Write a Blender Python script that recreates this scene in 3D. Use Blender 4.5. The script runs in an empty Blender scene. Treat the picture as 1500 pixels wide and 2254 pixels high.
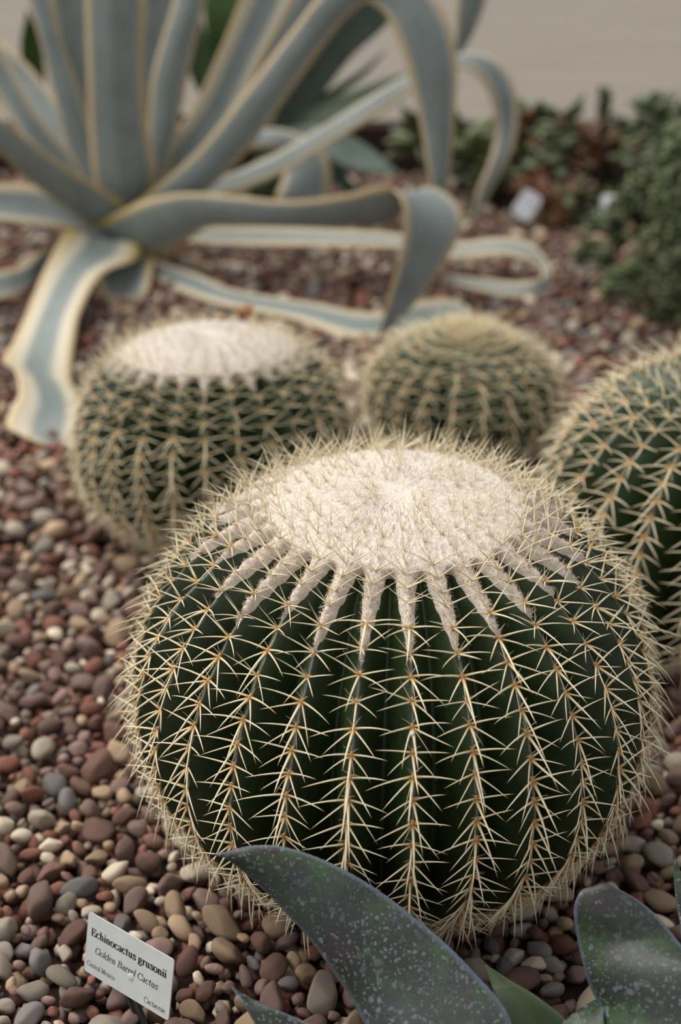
import bpy, math, random
import numpy as np
from mathutils import Matrix, Vector

random.seed(7)
rng = np.random.default_rng(7)
SC = bpy.context.scene
COL = SC.collection

# ------------------------------------------------------------------ camera, world, light
CAM_H = 0.88
PITCH = math.radians(28.0)
FPX = 3130.0                       # focal length in pixels of the 1500 x 2254 frame
cam_d = bpy.data.cameras.new('camera')
cam = bpy.data.objects.new('camera', cam_d)
COL.objects.link(cam)
cam.location = (0, 0, CAM_H)
cam.rotation_euler = (math.radians(90) - PITCH, 0, 0)
cam_d.sensor_fit = 'VERTICAL'
cam_d.sensor_height = 36.0
cam_d.lens = 36.0 * FPX / 2254.0
cam_d.clip_start = 0.01
cam_d.dof.use_dof = True
cam_d.dof.focus_distance = 1.07
cam_d.dof.aperture_fstop = 3.4
SC.camera = cam

world = bpy.data.worlds.new('overcast_sky')
SC.world = world
world.use_nodes = True
bg = world.node_tree.nodes['Background']
bg.inputs['Color'].default_value = (0.93, 0.96, 1.0, 1)
bg.inputs['Strength'].default_value = 0.60

sun_d = bpy.data.lights.new('sun_offscreen', 'SUN')
sun_d.energy = 4.7
sun_d.angle = math.radians(64)
sun_d.color = (1.0, 0.96, 0.90)
sun = bpy.data.objects.new('sun_offscreen', sun_d)
COL.objects.link(sun)
sun.rotation_euler = Vector((0.72, -0.36, -1.0)).to_track_quat('-Z', 'Y').to_euler()

vs = SC.view_settings
vs.view_transform = 'Standard'
vs.look = 'None'
vs.gamma = 1.0
vs.use_curve_mapping = False
vs.exposure = 0.0

# ------------------------------------------------------------------ helpers
FW = np.array([0, math.cos(PITCH), -math.sin(PITCH)])
RT = np.array([1.0, 0, 0])
UP = np.cross(RT, FW)
CAM = np.array([0, 0, CAM_H])


def ray(x, y):
    return FW + RT * (x - 750) / FPX - UP * (y - 1127) / FPX


def at(x, y, Y):
    """world point that stands at distance Y (metres along the ground) on the sight line of a pixel"""
    r = ray(x, y)
    return CAM + r * (Y / r[1])


def ground(x, y, z=0.0):
    r = ray(x, y)
    return CAM + r * ((z - CAM_H) / r[2])


def proj(p):
    d = np.asarray(p, float) - CAM
    z = d @ FW
    return 750 + FPX * (d @ RT) / z, 1127 - FPX * (d @ UP) / z, z


def make_mesh(name, verts, faces, mat, attrs=None, smooth=True):
    """faces: list of tuples, or an int array (n,3)/(n,4)"""
    me = bpy.data.meshes.new(name)
    verts = np.asarray(verts, np.float32)
    if isinstance(faces, np.ndarray):
        k = faces.shape[1]
        n = len(faces)
        me.vertices.add(len(verts))
        me.vertices.foreach_set('co', verts.ravel())
        me.loops.add(n * k)
        me.loops.foreach_set('vertex_index', faces.astype(np.int32).ravel())
        me.polygons.add(n)
        me.polygons.foreach_set('loop_start', np.arange(0, n * k, k, dtype=np.int32))
        me.polygons.foreach_set('loop_total', np.full(n, k, np.int32))
        me.update(calc_edges=True)
    else:
        me.from_pydata(verts.tolist(), [], faces)
        me.update()
    if smooth:
        me.polygons.foreach_set('use_smooth', np.ones(len(me.polygons), bool))
    if attrs:
        for k, v in attrs.items():
            v = np.asarray(v, np.float32)
            if v.ndim == 1:
                a = me.attributes.new(k, 'FLOAT', 'POINT')
                a.data.foreach_set('value', v)
            else:
                a = me.attributes.new(k, 'FLOAT_COLOR', 'POINT')
                if v.shape[1] == 3:
                    v = np.concatenate([v, np.ones((len(v), 1), np.float32)], 1)
                a.data.foreach_set('color', v.ravel())
    if mat:
        me.materials.append(mat)
    return me


def link(name, data, parent=None, loc=None, label=None, cat=None, group=None, kind=None):
    o = bpy.data.objects.new(name, data)
    COL.objects.link(o)
    if loc is not None:
        o.location = loc
    if parent is not None:
        o.parent = parent
    if label:
        o['label'] = label
    if cat:
        o['category'] = cat
    if group:
        o['group'] = group
    if kind:
        o['kind'] = kind
    return o


def thing(name, loc, label, cat, group=None):
    return link(name, None, loc=loc, label=label, cat=cat, group=group)


# ------------------------------------------------------------------ materials
class NT:
    def __init__(self, name):
        self.m = bpy.data.materials.new(name)
        self.m.use_nodes = True
        self.t = self.m.node_tree
        self.b = self.t.nodes['Principled BSDF']

    def n(self, typ, **kw):
        nd = self.t.nodes.new(typ)
        for k, v in kw.items():
            if k.startswith('i_'):
                key = k[2:].replace('_', ' ')
                nd.inputs[key].default_value = v
            else:
                setattr(nd, k, v)
        return nd

    def l(self, a, b):
        self.t.links.new(a, b)

    def coord(self, scale=(1, 1, 1)):
        tc = self.n('ShaderNodeTexCoord')
        mp = self.n('ShaderNodeMapping')
        mp.inputs['Scale'].default_value = scale
        self.l(tc.outputs['Object'], mp.inputs['Vector'])
        return mp.outputs[0]

    def noise(self, scale, detail=3, rough=.55, vec=None):
        nd = self.n('ShaderNodeTexNoise')
        nd.inputs['Scale'].default_value = scale
        nd.inputs['Detail'].default_value = detail
        nd.inputs['Roughness'].default_value = rough
        self.l(vec if vec is not None else self.coord(), nd.inputs['Vector'])
        return nd.outputs['Fac']

    def ramp(self, fac, stops, interp='LINEAR'):
        nd = self.n('ShaderNodeValToRGB')
        cr = nd.color_ramp
        cr.interpolation = interp
        while len(cr.elements) < len(stops):
            cr.elements.new(0.5)
        for e, (p, c) in zip(cr.elements, stops):
            e.position = p
            e.color = (*c, 1) if len(c) == 3 else c
        self.l(fac, nd.inputs['Fac'])
        return nd.outputs['Color']

    def mix(self, fac, a, b, mode='MIX'):
        nd = self.n('ShaderNodeMix', data_type='RGBA', blend_type=mode)
        for sock, v in ((nd.inputs[0], fac), (nd.inputs[6], a), (nd.inputs[7], b)):
            if hasattr(v, 'is_output'):
                self.l(v, sock)
            elif isinstance(v, (int, float)):
                sock.default_value = v
            else:
                sock.default_value = (*v, 1)
        return nd.outputs[2]

    def math(self, op, a, b=0.0, clamp=False):
        nd = self.n('ShaderNodeMath', operation=op, use_clamp=clamp)
        for sock, v in ((nd.inputs[0], a), (nd.inputs[1], b)):
            if hasattr(v, 'is_output'):
                self.l(v, sock)
            else:
                sock.default_value = v
        return nd.outputs[0]

    def attr(self, name, out='Fac'):
        nd = self.n('ShaderNodeAttribute', attribute_name=name)
        return nd.outputs[out]

    def bump(self, h, strength=.3, dist=.002):
        nd = self.n('ShaderNodeBump')
        nd.inputs['Strength'].default_value = strength
        nd.inputs['Distance'].default_value = dist
        self.l(h, nd.inputs['Height'])
        self.l(nd.outputs[0], self.b.inputs['Normal'])

    def out(self, color, rough=.6, spec=.4):
        if hasattr(color, 'is_output'):
            self.l(color, self.b.inputs['Base Color'])
        else:
            self.b.inputs['Base Color'].default_value = (*color, 1)
        if hasattr(rough, 'is_output'):
            self.l(rough, self.b.inputs['Roughness'])
        else:
            self.b.inputs['Roughness'].default_value = rough
        self.b.inputs['Specular IOR Level'].default_value = spec
        return self.m


def m_soil():
    t = NT('dark_soil')
    f = t.noise(60, 5)
    t.bump(f, .8, .01)
    return t.out(t.ramp(f, [(.3, (.018, .011, .008)), (.7, (.07, .04, .03))]), .95, .1)


def m_path():
    t = NT('pale_paving')
    a = t.noise(2.2, 5, .6, t.coord((.5, 3.0, 1)))
    b = t.noise(45, 4, .6, t.coord((.6, 1.6, 1)))
    c = t.ramp(a, [(.3, (.178, .155, .126)), (.7, (.218, .192, .160))])
    c = t.mix(.35, c, t.ramp(b, [(.3, (.152, .134, .112)), (.75, (.238, .212, .184))]))
    t.bump(b, .2, .002)
    return t.out(c, .85, .2)


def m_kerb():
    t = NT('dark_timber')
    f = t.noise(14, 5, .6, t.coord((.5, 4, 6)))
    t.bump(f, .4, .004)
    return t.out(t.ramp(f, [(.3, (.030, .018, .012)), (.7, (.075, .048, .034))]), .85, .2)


def pebble_surface(t, base):
    f = t.noise(220, 4, .65)
    g = t.noise(60, 3, .5)
    c = t.mix(.55, base, t.mix(1.0, base, t.ramp(f, [(.25, (.45, .42, .40)), (.75, (1.45, 1.42, 1.38))]), 'MULTIPLY'))
    c = t.mix(t.ramp(g, [(.52, (0, 0, 0)), (.8, (.35, .35, .35))]), c, (.25, .20, .17))
    t.bump(f, .5, .0016)
    return t.out(c, .8, .2)


def m_pebble_obj():
    t = NT('pebble_stone')
    oi = t.n('ShaderNodeObjectInfo')
    return pebble_surface(t, oi.outputs['Color'])


def m_pebble_attr():
    t = NT('gravel_stone')
    return pebble_surface(t, t.attr('Col', 'Color'))


def m_cactus(name, dark, light):
    t = NT(name)
    r = t.attr('ridge')          # 0 on the rib's crest, 1 in the groove
    f = t.noise(140, 4, .6)
    g = t.noise(24, 3, .5)
    s = t.noise(34, 5, .75, t.coord((1, 1, .28)))
    c = t.ramp(f, [(.25, dark), (.8, light)])
    c = t.mix(t.math('MULTIPLY', t.ramp(g, [(.4, (0, 0, 0)), (.7, (.5,) * 3)]), 1.0), c, tuple(x * 1.35 + .004 for x in light))
    # corky strip that joins the areoles along the crest
    cork = t.ramp(f, [(.3, (.14, .12, .10)), (.75, (.30, .26, .23))])
    c = t.mix(t.ramp(r, [(.04, (.8,) * 3), (.07, (0, 0, 0))]), c, cork)
    # brown scars near the top of some ribs
    z = t.attr('high')
    scar = t.math('MULTIPLY', t.ramp(s, [(.64, (0, 0, 0)), (.70, (1, 1, 1))]), z)
    c = t.mix(scar, c, (.16, .11, .075))
    sp = t.ramp(t.noise(520, 2, .5), [(.70, (0, 0, 0)), (.76, (1, 1, 1))])
    c = t.mix(t.math('MULTIPLY', sp, .35), c, (.20, .22, .17))
    t.bump(f, .12, .001)
    return t.out(c, t.ramp(f, [(.2, (.36,) * 3), (.8, (.55,) * 3)]), .42)


def m_spine(name, pale):
    t = NT(name)
    a = t.attr('t')
    c = t.ramp(a, [(0.0, (.11, .040, .012)), (.035, (.32, .155, .045)), (.10, (.60, .42, .19)), (.24, pale),
                   (.84, pale), (.97, (.42, .27, .13)), (1.0, (.25, .13, .06))])
    f = t.noise(300, 2)
    c = t.mix(.25, c, t.mix(1.0, c, t.ramp(f, [(.3, (.7, .68, .62)), (.7, (1.2, 1.2, 1.2))]), 'MULTIPLY'))
    t.b.inputs['Subsurface Weight'].default_value = 0.0
    return t.out(c, .48, .4)


def m_wool(name, a, b):
    t = NT(name)
    f = t.noise(420, 4, .7)
    t.bump(f, .45, .002)
    t.b.inputs['Sheen Weight'].default_value = .3
    t.b.inputs['Sheen Roughness'].default_value = .6
    return t.out(t.ramp(f, [(.25, a), (.75, b)]), .95, .05)


def m_fibre(name):
    t = NT(name)
    c = t.ramp(t.attr('v'), [(0, (.64, .49, .36)), (.35, (.72, .60, .48)), (.7, (.74, .67, .60)), (1, (.76, .73, .70))])
    return t.out(c, .9, .05)


def m_agave():
    t = NT('variegated_leaf')
    u = t.attr('u')                         # distance from the leaf's midline, 0..1
    mw = t.attr('mw')                       # where its pale margin begins
    s = t.attr('across')
    v = t.attr('along')
    cx = t.n('ShaderNodeCombineXYZ')
    t.l(t.math('MULTIPLY', s, 7.0), cx.inputs[0])
    t.l(t.math('MULTIPLY', v, 1.3), cx.inputs[1])
    st = t.noise(3.0, 4, .6, cx.outputs[0])
    f = t.noise(18, 4, .6)
    blue = t.ramp(f, [(.25, (.150, .182, .170)), (.75, (.228, .262, .248))])
    blue = t.mix(t.ramp(st, [(.45, (0, 0, 0)), (.7, (.55,) * 3)]), blue, (.270, .300, .298))
    w = t.math('ADD', t.math('SUBTRACT', u, mw), t.math('MULTIPLY', t.math('SUBTRACT', st, .5), .35))
    k = t.ramp(w, [(0.0, (0, 0, 0)), (.22, (1, 1, 1))])
    cream = t.mix(t.ramp(st, [(.3, (0, 0, 0)), (.7, (.6,) * 3)]), (.52, .45, .32), (.56, .53, .45))
    c = t.mix(k, blue, cream)
    # ochre rim and yellow leaf base
    c = t.mix(t.ramp(u, [(.72, (0, 0, 0)), (.88, (.8,) * 3)]), c, (.46, .335, .165))
    yb = t.math('MULTIPLY', t.ramp(v, [(.0, (.8,) * 3), (.14, (0, 0, 0))]), t.ramp(u, [(.55, (0, 0, 0)), (.9, (1, 1, 1))]))
    c = t.mix(yb, c, (.42, .31, .05))
    # a few rusty bruises
    br = t.ramp(t.noise(9, 5, .7), [(.68, (0, 0, 0)), (.76, (.5,) * 3)])
    c = t.mix(br, c, (.20, .10, .07))
    t.bump(st, .15, .002)
    return t.out(c, .5, .4)


def m_green_leaf(name, a, b, rough=.5):
    t = NT(name)
    f = t.noise(16, 4, .6)
    t.bump(t.noise(60, 3), .15, .002)
    return t.out(t.ramp(f, [(.28, a), (.75, b)]), rough, .4)


def m_spotted_leaf():
    t = NT('water_spotted_leaf')
    u = t.attr('u')
    f = t.noise(14, 4, .6)
    v = t.attr('along')
    c = t.ramp(f, [(.28, (.012, .018, .012)), (.50, (.022, .030, .024)), (.74, (.046, .052, .060))])
    g = t.ramp(t.noise(26, 5, .7), [(.50, (0, 0, 0)), (.64, (.9,) * 3)])
    c = t.mix(g, c, (.030, .064, .020))
    p = t.ramp(t.noise(17, 3, .6), [(.52, (0, 0, 0)), (.68, (.6,) * 3)])
    c = t.mix(p, c, (.052, .024, .030))
    # dried water marks: small irregular pale flecks, stretched along the leaf
    vo = t.n('ShaderNodeTexVoronoi', feature='F1')
    vo.inputs['Scale'].default_value = 330
    wz = t.n('ShaderNodeVectorMath', operation='ADD')
    nn = t.n('ShaderNodeTexNoise')
    nn.inputs['Scale'].default_value = 90
    sc = t.n('ShaderNodeVectorMath', operation='SCALE')
    sc.inputs['Scale'].default_value = .010
    co = t.coord()
    t.l(co, nn.inputs['Vector'])
    t.l(nn.outputs['Color'], sc.inputs[0])
    t.l(co, wz.inputs[0])
    t.l(sc.outputs[0], wz.inputs[1])
    t.l(wz.outputs[0], vo.inputs['Vector'])
    sep = t.n('ShaderNodeSeparateColor')
    t.l(vo.outputs['Color'], sep.inputs[0])
    size = t.math('MULTIPLY', sep.outputs[0], .46)
    fleck = t.math('LESS_THAN', vo.outputs['Distance'], size)
    amt = t.math('MULTIPLY', fleck, t.ramp(t.noise(11, 3, .6), [(.30, (.10,) * 3), (.7, (.60,) * 3)]))
    c = t.mix(amt, c, (.20, .215, .25))
    vb = t.n('ShaderNodeTexVoronoi', feature='F1')
    vb.inputs['Scale'].default_value = 150
    t.l(wz.outputs[0], vb.inputs['Vector'])
    sb = t.n('ShaderNodeSeparateColor')
    t.l(vb.outputs['Color'], sb.inputs[0])
    big = t.math('LESS_THAN', vb.outputs['Distance'], t.math('MULTIPLY', sb.outputs[1], .42))
    side = t.ramp(t.attr('across01'), [(.08, (.75,) * 3), (.55, (.12,) * 3)])
    c = t.mix(t.math('MULTIPLY', big, t.math('MULTIPLY', side, t.ramp(t.noise(30, 3), [(.35, (.2,) * 3), (.6, (1, 1, 1))]))), c, (.19, .20, .26))
    c = t.mix(t.ramp(u, [(.90, (0, 0, 0)), (.99, (.8,) * 3)]), c, (.10, .125, .165))
    tip = t.ramp(v, [(.955, (0, 0, 0)), (.985, (1, 1, 1))])
    c = t.mix(tip, c, (.035, .016, .012))
    t.bump(vo.outputs['Distance'], .12, .001)
    return t.out(c, t.ramp(f, [(.3, (.42,) * 3), (.8, (.6,) * 3)]), .4)


def m_plain(name, c, rough=.6, spec=.4, metal=0.0, scale=80, amp=.25):
    t = NT(name)
    f = t.noise(scale, 4, .6)
    lo = tuple(x * (1 - amp) for x in c)
    hi = tuple(min(1, x * (1 + amp)) for x in c)
    t.b.inputs['Metallic'].default_value = metal
    t.bump(f, .08, .0008)
    return t.out(t.ramp(f, [(.3, lo), (.7, hi)]), rough, spec)


def m_multi(name):
    t = NT(name)
    f = t.noise(60, 3)
    b = t.attr('Col', 'Color')
    return t.out(t.mix(.5, b, t.mix(1.0, b, t.ramp(f, [(.3, (.6,) * 3), (.7, (1.3,) * 3)]), 'MULTIPLY')), .55, .35)


M_PEB, M_GRAV = m_pebble_obj(), m_pebble_attr()

# ------------------------------------------------------------------ the setting: bed, kerb, path
KERB_Y, KERB_H = 3.36, 0.125


def box(name, x0, x1, y0, y1, z0, z1, mat, bevel=0.0):
    v = [(x, y, z) for z in (z0, z1) for y in (y0, y1) for x in (x0, x1)]
    f = [(0, 2, 3, 1), (4, 5, 7, 6), (0, 1, 5, 4), (2, 6, 7, 3), (0, 4, 6, 2), (1, 3, 7, 5)]
    return make_mesh(name, v, f, mat, smooth=False)


soil = link('floor', box('floor', -2.9, 2.9, -1.0, KERB_Y + .02, -.10, -.014, m_soil()), kind='structure',
            label='dark soil under the gravel of the planting bed')
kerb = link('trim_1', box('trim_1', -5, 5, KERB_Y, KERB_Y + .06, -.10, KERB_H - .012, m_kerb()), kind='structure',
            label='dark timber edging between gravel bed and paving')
path = link('floor_path', box('floor_path', -7, 7, KERB_Y + .012, 14, -.10, KERB_H, m_path()), kind='structure',
            label='pale stone path behind the gravel bed')

# ------------------------------------------------------------------ cacti
CACTI = {
    # x, y, ridge radius, height, ribs, wool limit (deg from pole), tongue (deg), tilt
    'main': dict(X=.043, Y=1.02, R=.221, h=.354, ribs=29, a0=26, tong=17, rot=-math.pi / 2 + .037, tilt=(0, 0.3)),
    'left': dict(X=-.156, Y=1.60, R=.173, h=.262, ribs=27, a0=37, tong=6, rot=.10, tilt=(-5, -1.0)),
    'middle': dict(X=.172, Y=1.85, R=.137, h=.176, p=.92, ribs=21, a0=5, tong=3, rot=.05, tilt=(0, 0)),
    'right': dict(X=.428, Y=1.37, R=.204, h=.318, p=.88, rim=62, ribs=23, a0=13, tong=4, rot=.17, tilt=(0, 0)),
}
PH0 = -62.0


def profile(c, ph):
    """ridge radius and height at latitude ph (degrees)"""
    a = np.radians(ph)
    s0 = math.sin(math.radians(-PH0))
    z = c['h'] * (np.sin(a) + s0) / (1 + s0)
    r = c['R'] * np.maximum(np.cos(a), 1e-6) ** np.where(ph > 0, c.get('p', .8), 1.12)
    return r, z


def sstep(x, a, b):
    t = np.clip((x - a) / (b - a), 0, 1)
    return t * t * (3 - 2 * t)


def rib_s(c, th):
    """0 on a crest, 1 in a groove"""
    k = (th - c['rot']) * c['ribs'] / (2 * math.pi)
    return np.abs(k - np.round(k)) * 2


def body_point(c, ph, th, off=0.0):
    r, z = profile(c, ph)
    s = rib_s(c, th)
    d = .205 * sstep(90 - ph, 6, 34) * (1 - .35 * sstep(-ph, 30, 62))
    shape = np.where(s < .2, s * s / .4, s - .1)             # rounded crest, straight flanks
    rr = r * (1 - d * shape / .9) + off * np.cos(np.radians(ph))
    zz = z + off * np.sin(np.radians(ph))
    return np.stack([rr * np.cos(th), rr * np.sin(th), zz], -1)


def grid_faces(nu, nv, wrap):
    """nu rows, nv columns, columns wrap if asked"""
    i, j = np.meshgrid(np.arange(nu - 1), np.arange(nv if wrap else nv - 1), indexing='ij')
    j2 = (j + 1) % nv
    return np.stack([i * nv + j, i * nv + j2, (i + 1) * nv + j2, (i + 1) * nv + j], -1).reshape(-1, 4)


def spine_set(seed, mode, sides, segs):
    """one areole with its spines in a local frame: x across the rib, y up along it, z outward"""
    R = np.random.default_rng(seed)
    V, Fq, T = [], [], []
    n0 = 0

    def spine(d, L, r, bend=(0, -.12, -.06), base=(0, 0, 0)):
        nonlocal n0
        d = np.array(d, float) + R.normal(0, .09, 3)
        d /= np.linalg.norm(d)
        L *= R.uniform(.82, 1.15)
        bend = np.array(bend) * R.uniform(.2, 1.9) + R.normal(0, .03, 3)
        q = np.cross(d, [.3, .5, .8])
        q /= np.linalg.norm(q)
        w = np.cross(d, q)
        ts = np.linspace(0, 1, segs + 1)
        rad = r * np.array([1.25 if t == 0 else (1 - t) ** .62 for t in ts])
        rad[-1] = r * .05
        for t, rr in zip(ts, rad):
            p = np.array(base) + d * L * t + bend * L * t * t
            for k in range(sides):
                a = 2 * math.pi * k / sides
                V.append(p + rr * (q * math.cos(a) + w * math.sin(a)))
                T.append(max(t, .02))
        for i in range(segs):
            for k in range(sides):
                k2 = (k + 1) % sides
                Fq.append((n0 + i * sides + k, n0 + i * sides + k2, n0 + (i + 1) * sides + k2, n0 + (i + 1) * sides + k))
        n0 += (segs + 1) * sides

    mm = .001
    if mode == 'side':
        spine((-.9, .10, .42), 33 * mm, .92 * mm, base=(-.0008, .0004, 0))
        spine((.9, .10, .42), 33 * mm, .92 * mm, base=(.0008, .0004, 0))
        spine((-.66, -.52, .45), 28 * mm, .84 * mm, base=(-.0007, -.0008, 0))
        spine((.66, -.52, .45), 28 * mm, .84 * mm, base=(.0007, -.0008, 0))
        spine((R.normal(0, .12), -.70, .72), 34 * mm, 1.18 * mm, bend=(0, -.22, -.08), base=(0, -.0012, .0004))
        if R.random() < .75:
            spine((R.choice([-1, 1]) * .25, -.85, .36), 20 * mm, .42 * mm)
        spine((-.42, .58, .60), 13 * mm, .30 * mm, base=(-.0005, .0022, 0))
        spine((.42, .58, .60), 13 * mm, .30 * mm, base=(.0005, .0022, 0))
        if R.random() < .5:
            spine((R.normal(0, .2), .75, .5), 10 * mm, .26 * mm, base=(0, .0026, 0))
    elif mode == 'shoulder':
        spine((-.85, .28, .50), 33 * mm, .80 * mm, bend=(0, -.05, -.05))
        spine((.85, .28, .50), 33 * mm, .80 * mm, bend=(0, -.05, -.05))
        spine((-.72, -.30, .62), 29 * mm, .74 * mm)
        spine((.72, -.30, .62), 29 * mm, .74 * mm)
        spine((R.normal(0, .15), -.55, .85), 31 * mm, .92 * mm, bend=(0, -.16, -.04))
        spine((-.3, .5, .8), 15 * mm, .28 * mm)
        spine((.3, .5, .8), 15 * mm, .28 * mm)
        spine((-.32, .30, .9), 29 * mm, .50 * mm, bend=(0, 0, 0))
    elif mode == 'rim':                                       # at the edge of the wool: long, pale, raised
        spine((-.80, .25, .62), 32 * mm, .70 * mm, bend=(0, -.04, -.05))
        spine((.80, .25, .62), 32 * mm, .70 * mm, bend=(0, -.04, -.05))
        spine((R.normal(0, .2), -.45, .95), 32 * mm, .70 * mm, bend=(0, -.10, 0))
        spine((R.choice([-.45, .45]), .25, .9), 30 * mm, .52 * mm, bend=(0, 0, 0))
        if R.random() < .5:
            spine((R.normal(0, .3), .4, .9), 22 * mm, .40 * mm, bend=(0, 0, 0))
        T[:] = [.17 + .70 * q for q in T]
    else:                                                     # crown: thin, upright
        for k in range(5):
            a = 2 * math.pi * (k + R.random()) / 5
            spine((.40 * math.cos(a), .40 * math.sin(a) - .15, .9), R.uniform(19, 31) * mm, .42 * mm, bend=(0, 0, 0))
        T[:] = [.22 + .66 * q for q in T]
    # felt cushion
    if mode in ('side', 'shoulder'):
        for i in range(4):
            for k in range(6):
                a = 2 * math.pi * k / 6
                e = [1.0, .92, .6, .05][i]
                V.append(np.array((.0017 * e * math.cos(a), .0034 * e * math.sin(a) + .0004, [-.001, .0005, .0012, .0015][i])))
                T.append(.03 + .05 * R.random())
        for i in range(3):
            for k in range(6):
                k2 = (k + 1) % 6
                Fq.append((n0 + i * 6 + k, n0 + i * 6 + k2, n0 + (i + 1) * 6 + k2, n0 + (i + 1) * 6 + k))
    return np.array(V), np.array(Fq), np.array(T)


NVAR = 9
VAR_HI = {m: [spine_set(100 * i + 3, m, 5, 5) for i in range(NVAR)] for m in ('side', 'shoulder', 'rim', 'crown')}
VAR_LO = {m: [spine_set(100 * i + 3, m, 3, 3) for i in range(NVAR)] for m in ('side', 'shoulder', 'rim', 'crown')}
M_SPINE = m_spine('golden_spine', (.74, .64, .43))
SPINE_ME = {m: [make_mesh('spine_cluster', v, f, M_SPINE, {'t': t}) for v, f, t in VAR_HI[m]] for m in VAR_HI}
M_FIB = m_fibre('wool_fibre')


def build_cactus(key, label, sz, wool_cols, skin, n_parts=300):
    c = CACTI[key]
    root = thing('barrel_cactus', (c['X'], c['Y'], 0), label, 'cactus', 'golden barrel cacti in the gravel bed')
    root.rotation_euler = (math.radians(c['tilt'][0]), math.radians(c['tilt'][1]), 0)
    root_m = Matrix.Translation((c['X'], c['Y'], 0)) @ root.rotation_euler.to_matrix().to_4x4()
    RM = np.array(root_m)
    # body
    nth, nph = c['ribs'] * 16, 84
    ph = np.linspace(PH0, 89.5, nph)
    th = np.linspace(0, 2 * math.pi, nth, endpoint=False)
    PHg, THg = np.meshgrid(ph, th, indexing='ij')
    P = body_point(c, PHg, THg)
    s = rib_s(c, THg)
    # crests swell a little at every areole
    wob = np.sin(PHg * math.radians(1) * 23 + np.round((THg - c['rot']) * c['ribs'] / (2 * math.pi)) * 2.4)
    P += (np.stack([np.cos(THg), np.sin(THg), 0 * THg], -1)) * (.0011 * wob * (1 - np.clip(s * 2.5, 0, 1)))[..., None]
    P = P.reshape(-1, 3)
    faces = grid_faces(nph, nth, True)
    P = np.concatenate([P, [[0, 0, 0.004]]])
    bot = np.stack([np.full(nth, len(P) - 1), (np.arange(nth) + 1) % nth, np.arange(nth), np.arange(nth)], -1)
    high = np.concatenate([(sstep(PHg, 15, 40) * (1 - sstep(PHg, 62, 75)) * sstep(s, .2, .5)).ravel(), [0]])
    rid = np.concatenate([s.ravel(), [1]])
    me = make_mesh('body', P, [tuple(x) for x in faces.tolist()] + [tuple(x[:3]) for x in bot.tolist()], skin,
                   {'ridge': rid, 'high': high})
    link('body', me, root)
    # wool cap with tongues running down the crests
    nw = 70
    a = np.linspace(.002, c['a0'] + c['tong'] + 3, nw)
    nthw = c['ribs'] * 14
    thw = np.linspace(0, 2 * math.pi, nthw, endpoint=False)
    Ag, Tg = np.meshgrid(a, thw, indexing='ij')
    s = rib_s(c, Tg)
    k = np.round((Tg - c['rot']) * c['ribs'] / (2 * math.pi)).astype(int) % c['ribs']
    R = np.random.default_rng(5)
    tl = R.uniform(.75, 1.25, c['ribs'])[k]
    lim = c['a0'] + c['tong'] * tl * np.clip(1 - (s / .74), 0, 1) ** .95 - 1.6 * sstep(s, .55, .95)
    m = sstep(lim - Ag, -.6, 2.2)
    inside = sstep(c['a0'] - Ag, -1.5, 5)
    ridge_pt = body_point(c, 90 - Ag, np.round((Tg - c['rot']) * c['ribs'] / (2 * math.pi)) * 2 * math.pi / c['ribs'] + c['rot'])
    rr = np.linalg.norm(ridge_pt[..., :2], axis=-1)
    full = np.stack([rr * np.cos(Tg), rr * np.sin(Tg), ridge_pt[..., 2]], -1)
    P = body_point(c, 90 - Ag, Tg) * (1 - inside[..., None]) + full * inside[..., None]
    offs = -.006 + m * (.0105 * sz) - .002 * sz * np.exp(-(Ag / 3.5) ** 2)
    offs = offs + rng.normal(0, .0009, offs.shape) * m * sstep(Ag, 0, 6)
    nrm = np.stack([np.sin(np.radians(Ag)) * np.cos(Tg), np.sin(np.radians(Ag)) * np.sin(Tg), np.cos(np.radians(Ag))], -1)
    W = P + nrm * offs[..., None]
    wm = make_mesh('wool_cap', W.reshape(-1, 3), grid_faces(nw, nthw, True), m_wool(key + '_wool', *wool_cols))
    link('wool_cap', wm, root)
    # loose wool fibres
    nf = {'main': 26000, 'left': 6000, 'middle': 800, 'right': 2500}[key]
    msk = (m > .75).ravel()
    area = ((np.sin(np.radians(Ag)) + .01) * (1 + 1.8 * (1 - inside))).ravel() * msk
    idx = rng.choice(len(area), nf, p=area / area.sum())
    p0 = W.reshape(-1, 3)[idx] + rng.normal(0, .0006, (nf, 3))
    d = nrm.reshape(-1, 3)[idx] * .8 + rng.normal(0, .85, (nf, 3))
    d /= np.linalg.norm(d, axis=1)[:, None]
    q = np.cross(d, rng.normal(0, 1, (nf, 3)))
    q /= np.linalg.norm(q, axis=1)[:, None]
    L = rng.uniform(.0014, .0042, nf)[:, None] * sz
    hw = .00016 if key == 'main' else .00026
    v0, v1 = p0 - d * L * .2 - q * hw, p0 - d * L * .2 + q * hw
    v2, v3 = p0 + d * L * .5 + q * L * .22 + q * hw, p0 + d * L * .5 + q * L * .22 - q * hw
    v4 = p0 + d * L + q * L * rng.uniform(-.2, .5, (nf, 1))
    V = np.stack([v0, v1, v2, v3, v4], 1).reshape(-1, 3)
    b = np.arange(nf)[:, None] * 5
    F = np.concatenate([b + [0, 1, 2], b + [0, 2, 3], b + [3, 2, 4]])
    inn = inside.ravel()[idx]
    val = np.clip(.15 + .6 * inn + rng.normal(0, .2, nf), 0, 1)
    fo = link('wool_fibres', make_mesh('wool_fibres', V, F, M_FIB, {'v': np.repeat(val, 5)}, smooth=False), root, kind='stuff')
    # areoles with their spines
    spots = []
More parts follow.
